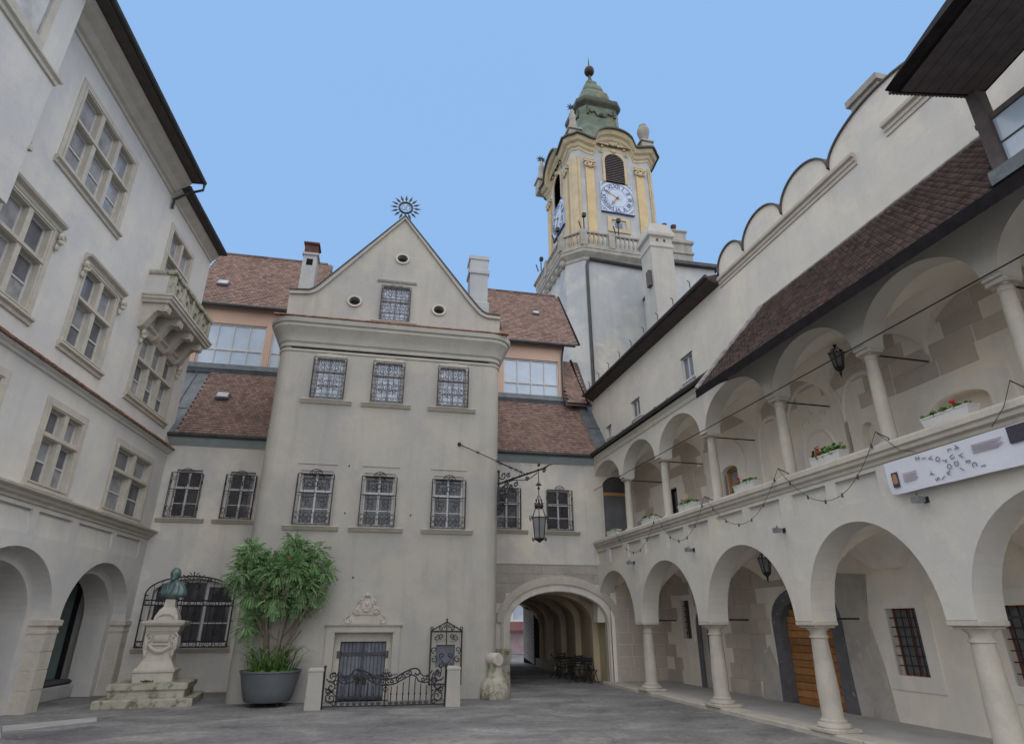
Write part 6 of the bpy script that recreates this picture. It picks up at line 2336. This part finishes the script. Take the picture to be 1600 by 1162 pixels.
for p in bulbs:
    b = B()
    b.lathe([(.009, .035), (.014, .02), (.014, 0), (.021, -.015), (.023, -.035), (.014, -.055), (.003, -.065)], p, 8)
    mk('bulb', b, 'iron_grey', fs, FR)
spots = [(20.75, 'between the first two ground arches from the passage'), (16.65, 'between the second and third ground arches from the passage'), (12.6, 'between the third and fourth ground arches from the passage'), (8.8, 'just below the left end of the banner')]
sp0 = None
for u, where in spots:
    M = FR @ T3((-u, -.02, 4.06))
    if sp0 is None:
        sp0 = thing('wall_spotlight', 'small grey wall spotlight ' + where, 'spotlight', M, 'spotlights above the ground arches')
        b = B()
        b.box(-.05, .05, -.0, .03, -.05, .05)
        b.tube([(0, 0, 0), (0, -.16, .0), (.0, -.16, .1)], .012, 5)
        mk('bracket', b, 'iron', sp0, M)
        b = B()
        b.loft([[(-.07, -.24, -.06), (.09, -.24, -.06), (.09, -.24, .05), (-.07, -.24, .05)], [(-.05, -.08, -.05), (.07, -.08, -.05), (.07, -.08, .03), (-.05, -.08, .03)]], True)
        mk('head', b, 'tin', sp0, M)
    else:
        c = copy_tree(sp0, M)
        c['label'] = 'small grey wall spotlight ' + where
bn = thing('exhibition_banner', 'long white exhibition banner with scattered lettering hung on the gallery parapet', 'banner', FR @ T3((-8, -.14, 4.2)))
b = B()
nx = 24
U1, U0_ = 9.34, 5.6
V = []
for i in range(nx + 1):
    x = -U1 + (U1 - U0_) * i / nx
    zb = 4.20 + (.02 if i else .05)
    for j in range(4):
        z = zb + (4.80 + .03 * i / nx - zb) * j / 3
        V.append((x, -.165 + .012 * sin(i * .9) * (1 - j / 3) + (.03 if i == 0 and j == 0 else 0), z))
b.add(V, [(i * 4 + j, (i + 1) * 4 + j, (i + 1) * 4 + j + 1, i * 4 + j + 1) for i in range(nx) for j in range(3)])
mk('sheet', b, 'banner', bn, FR, 60)
def ltr(t, u, z, ang, size=.11):
    cu = bpy.data.curves.new('letter', 'FONT')
    cu.body = t
    cu.size = size
    cu.align_x, cu.align_y = 'CENTER', 'CENTER'
    cu.extrude = .001
    cu.offset = .002
    cu.materials.append(K['ink'])
    link('letter', text_mesh(cu), bn, FR @ T3((-u, -.186, z)) @ Matrix.Rotation(radians(90), 4, 'X') @ RZ(ang))
ltr('Z', 8.61, 4.73, -90)
ltr('I', 8.49, 4.70, -90)
ltr('V', 8.37, 4.67, -90)
ltr('O', 8.24, 4.62, -90)
ltr('T', 8.13, 4.57, -112)
ltr('O', 8.07, 4.46, -150)
ltr('P', 8.11, 4.38, 160)
ltr('I', 8.22, 4.31, 130)
ltr('S', 8.33, 4.31, 100)
ltr('Y', 8.40, 4.41, 60)
ltr('L', 7.99, 4.71, -90)
ltr('U', 7.98, 4.59, -70)
ltr('D', 7.94, 4.47, -90)
ltr('I', 7.87, 4.37, -130)
ltr('A', 7.86, 4.72, -110)
ltr('V', 7.83, 4.58, -100)
ltr('E', 7.74, 4.46, -95)
ltr('C', 7.65, 4.39, -85)
ltr('I', 7.52, 4.34, -90)
b = B()
b.box(-9.22, -9.09, -.185, -.17, 4.34, 4.60)
mk('portrait', b, 'photo_dark', bn, FR)
b = B()
b.lathe([(.001, -.09), (.045, -.07), (.05, 0), (.04, .07), (.001, .1)], (-9.155, -.186, 4.48), 12, sy=.04)
mk('portrait', b, 'photo_skin', bn, FR, label='orange oval figure of the small printed photo')
b = B()
b.box(-7.02, -6.7, -.19, -.172, 4.55, 4.8)
mk('portrait', b, 'photo_dark', bn, FR)
for k in range(6):
    b = B()
    b.box(-8.98, -8.72 + .03 * (k % 2), -.187, -.18, 4.40 + k * .026, 4.413 + k * .026)
    mk('print_line', b, 'ink_pale', bn, FR)
    b = B()
    b.box(-7.62, -7.2 + .04 * (k % 3), -.19, -.18, 4.56 + k * .024, 4.572 + k * .024)
    mk('print_line', b, 'ink_pale', bn, FR)

# ================================================================ chairs and tables in the passage
rc = random.Random(8)
ch0 = None
spotsC = [(8.15, 24.75, 15, 'nearest the portal'), (7.75, 25.35, -50, 'second from the portal'), (8.3, 25.55, 100, 'tucked against the nearer table'), (7.7, 26.7, 30, 'between the two tables'), (8.3, 27.1, 200, 'behind the nearer table'), (7.65, 27.9, 75, 'turned towards the far end'), (8.15, 28.9, -20, 'farthest along the wall')]
for x, y_, rz, where in spotsC:
    M = T3((x, y_, 0)) @ RZ(rz)
    if ch0 is None:
        ch0 = thing('bistro_chair', 'black metal bistro chair in the passage, ' + where, 'chair', M, 'black chairs parked in the passage')
        b = B()
        for k in range(6):
            b.box(-.19, .19, -.19 + k * .065, -.14 + k * .065, .44, .46)
        mk('seat', b, 'black', ch0, M)
        b = B()
        for z in (.62, .72, .82):
            b.box(-.19, .19, .2, .22, z, z + .055)
        mk('backrest', b, 'black', ch0, M)
        for s in (-1, 1):
            b = B()
            b.tube([(s * .19, -.24, 0), (s * .19, .0, .42), (s * .19, .21, .92)], .015, 5)
            mk('leg', b, 'black', ch0, M)
            b = B()
            b.tube([(s * .17, .26, 0), (s * .17, -.18, .46)], .015, 5)
            mk('leg', b, 'black', ch0, M)
    else:
        c = copy_tree(ch0, M)
        c['label'] = 'black metal bistro chair in the passage, ' + where
tb0 = None
for x, y_, where in ((8.2, 26.2, 'nearer the portal'), (8.1, 28.2, 'deeper inside')):
    M = T3((x, y_, 0))
    if tb0 is None:
        tb0 = thing('bistro_table', 'black folding bistro table in the passage, ' + where, 'table', M, 'black tables in the passage')
        b = B()
        b.bevbox(-.4, .4, -.35, .35, .72, .75, .01)
        mk('tabletop', b, 'black', tb0, M)
        for s in (-1, 1):
            b = B()
            b.tube([(s * .33, -.3, 0), (s * .33, .28, .72)], .016, 5)
            b.tube([(s * .31, .3, 0), (s * .31, -.28, .72)], .016, 5)
            mk('leg', b, 'black', tb0, M)
    else:
        c = copy_tree(tb0, M)
        c['label'] = 'black folding bistro table in the passage, ' + where
# bench block, cushion and extinguisher in the left arch
b = B()
b.bevbox(21.6, 23.7, .95, 1.55, 0, .37, .02)
top(mk('block_bench', b, 'concrete', None, FL), 'low grey block bench inside the left arch', 'bench')
b = B()
b.loft([[(x, y_, z) for x, y_ in ((21.75 + d, 1.0 + d), (23.5 - d, 1.0 + d), (23.5 - d, 1.5 - d), (21.75 + d, 1.5 - d))] for d, z in ((.05, .372), (0, .42), (.0, .47), (.06, .52))], True)
top(mk('seat_cushion', b, 'cushion', None, FL, 60), 'dark grey cushion lying on the block bench', 'cushion')
FE = FL @ T3((22.75, 1.75, 0))
fe = thing('fire_extinguisher', 'red fire extinguisher standing beside the block bench', 'extinguisher', FE)
b = B()
b.lathe([(.07, .02), (.085, .04), (.085, .5), (.06, .58), (.03, .6), (.03, .64)], n=16)
mk('cylinder_body', b, 'red_paint', fe, FE, 40)
b = B()
b.box(-.02, .1, -.02, .02, .64, .68)
b.tube(smoothp([(.03, 0, .62), (.12, 0, .55), (.12, 0, .3)]), .012, 5)
mk('valve', b, 'black', fe, FE)
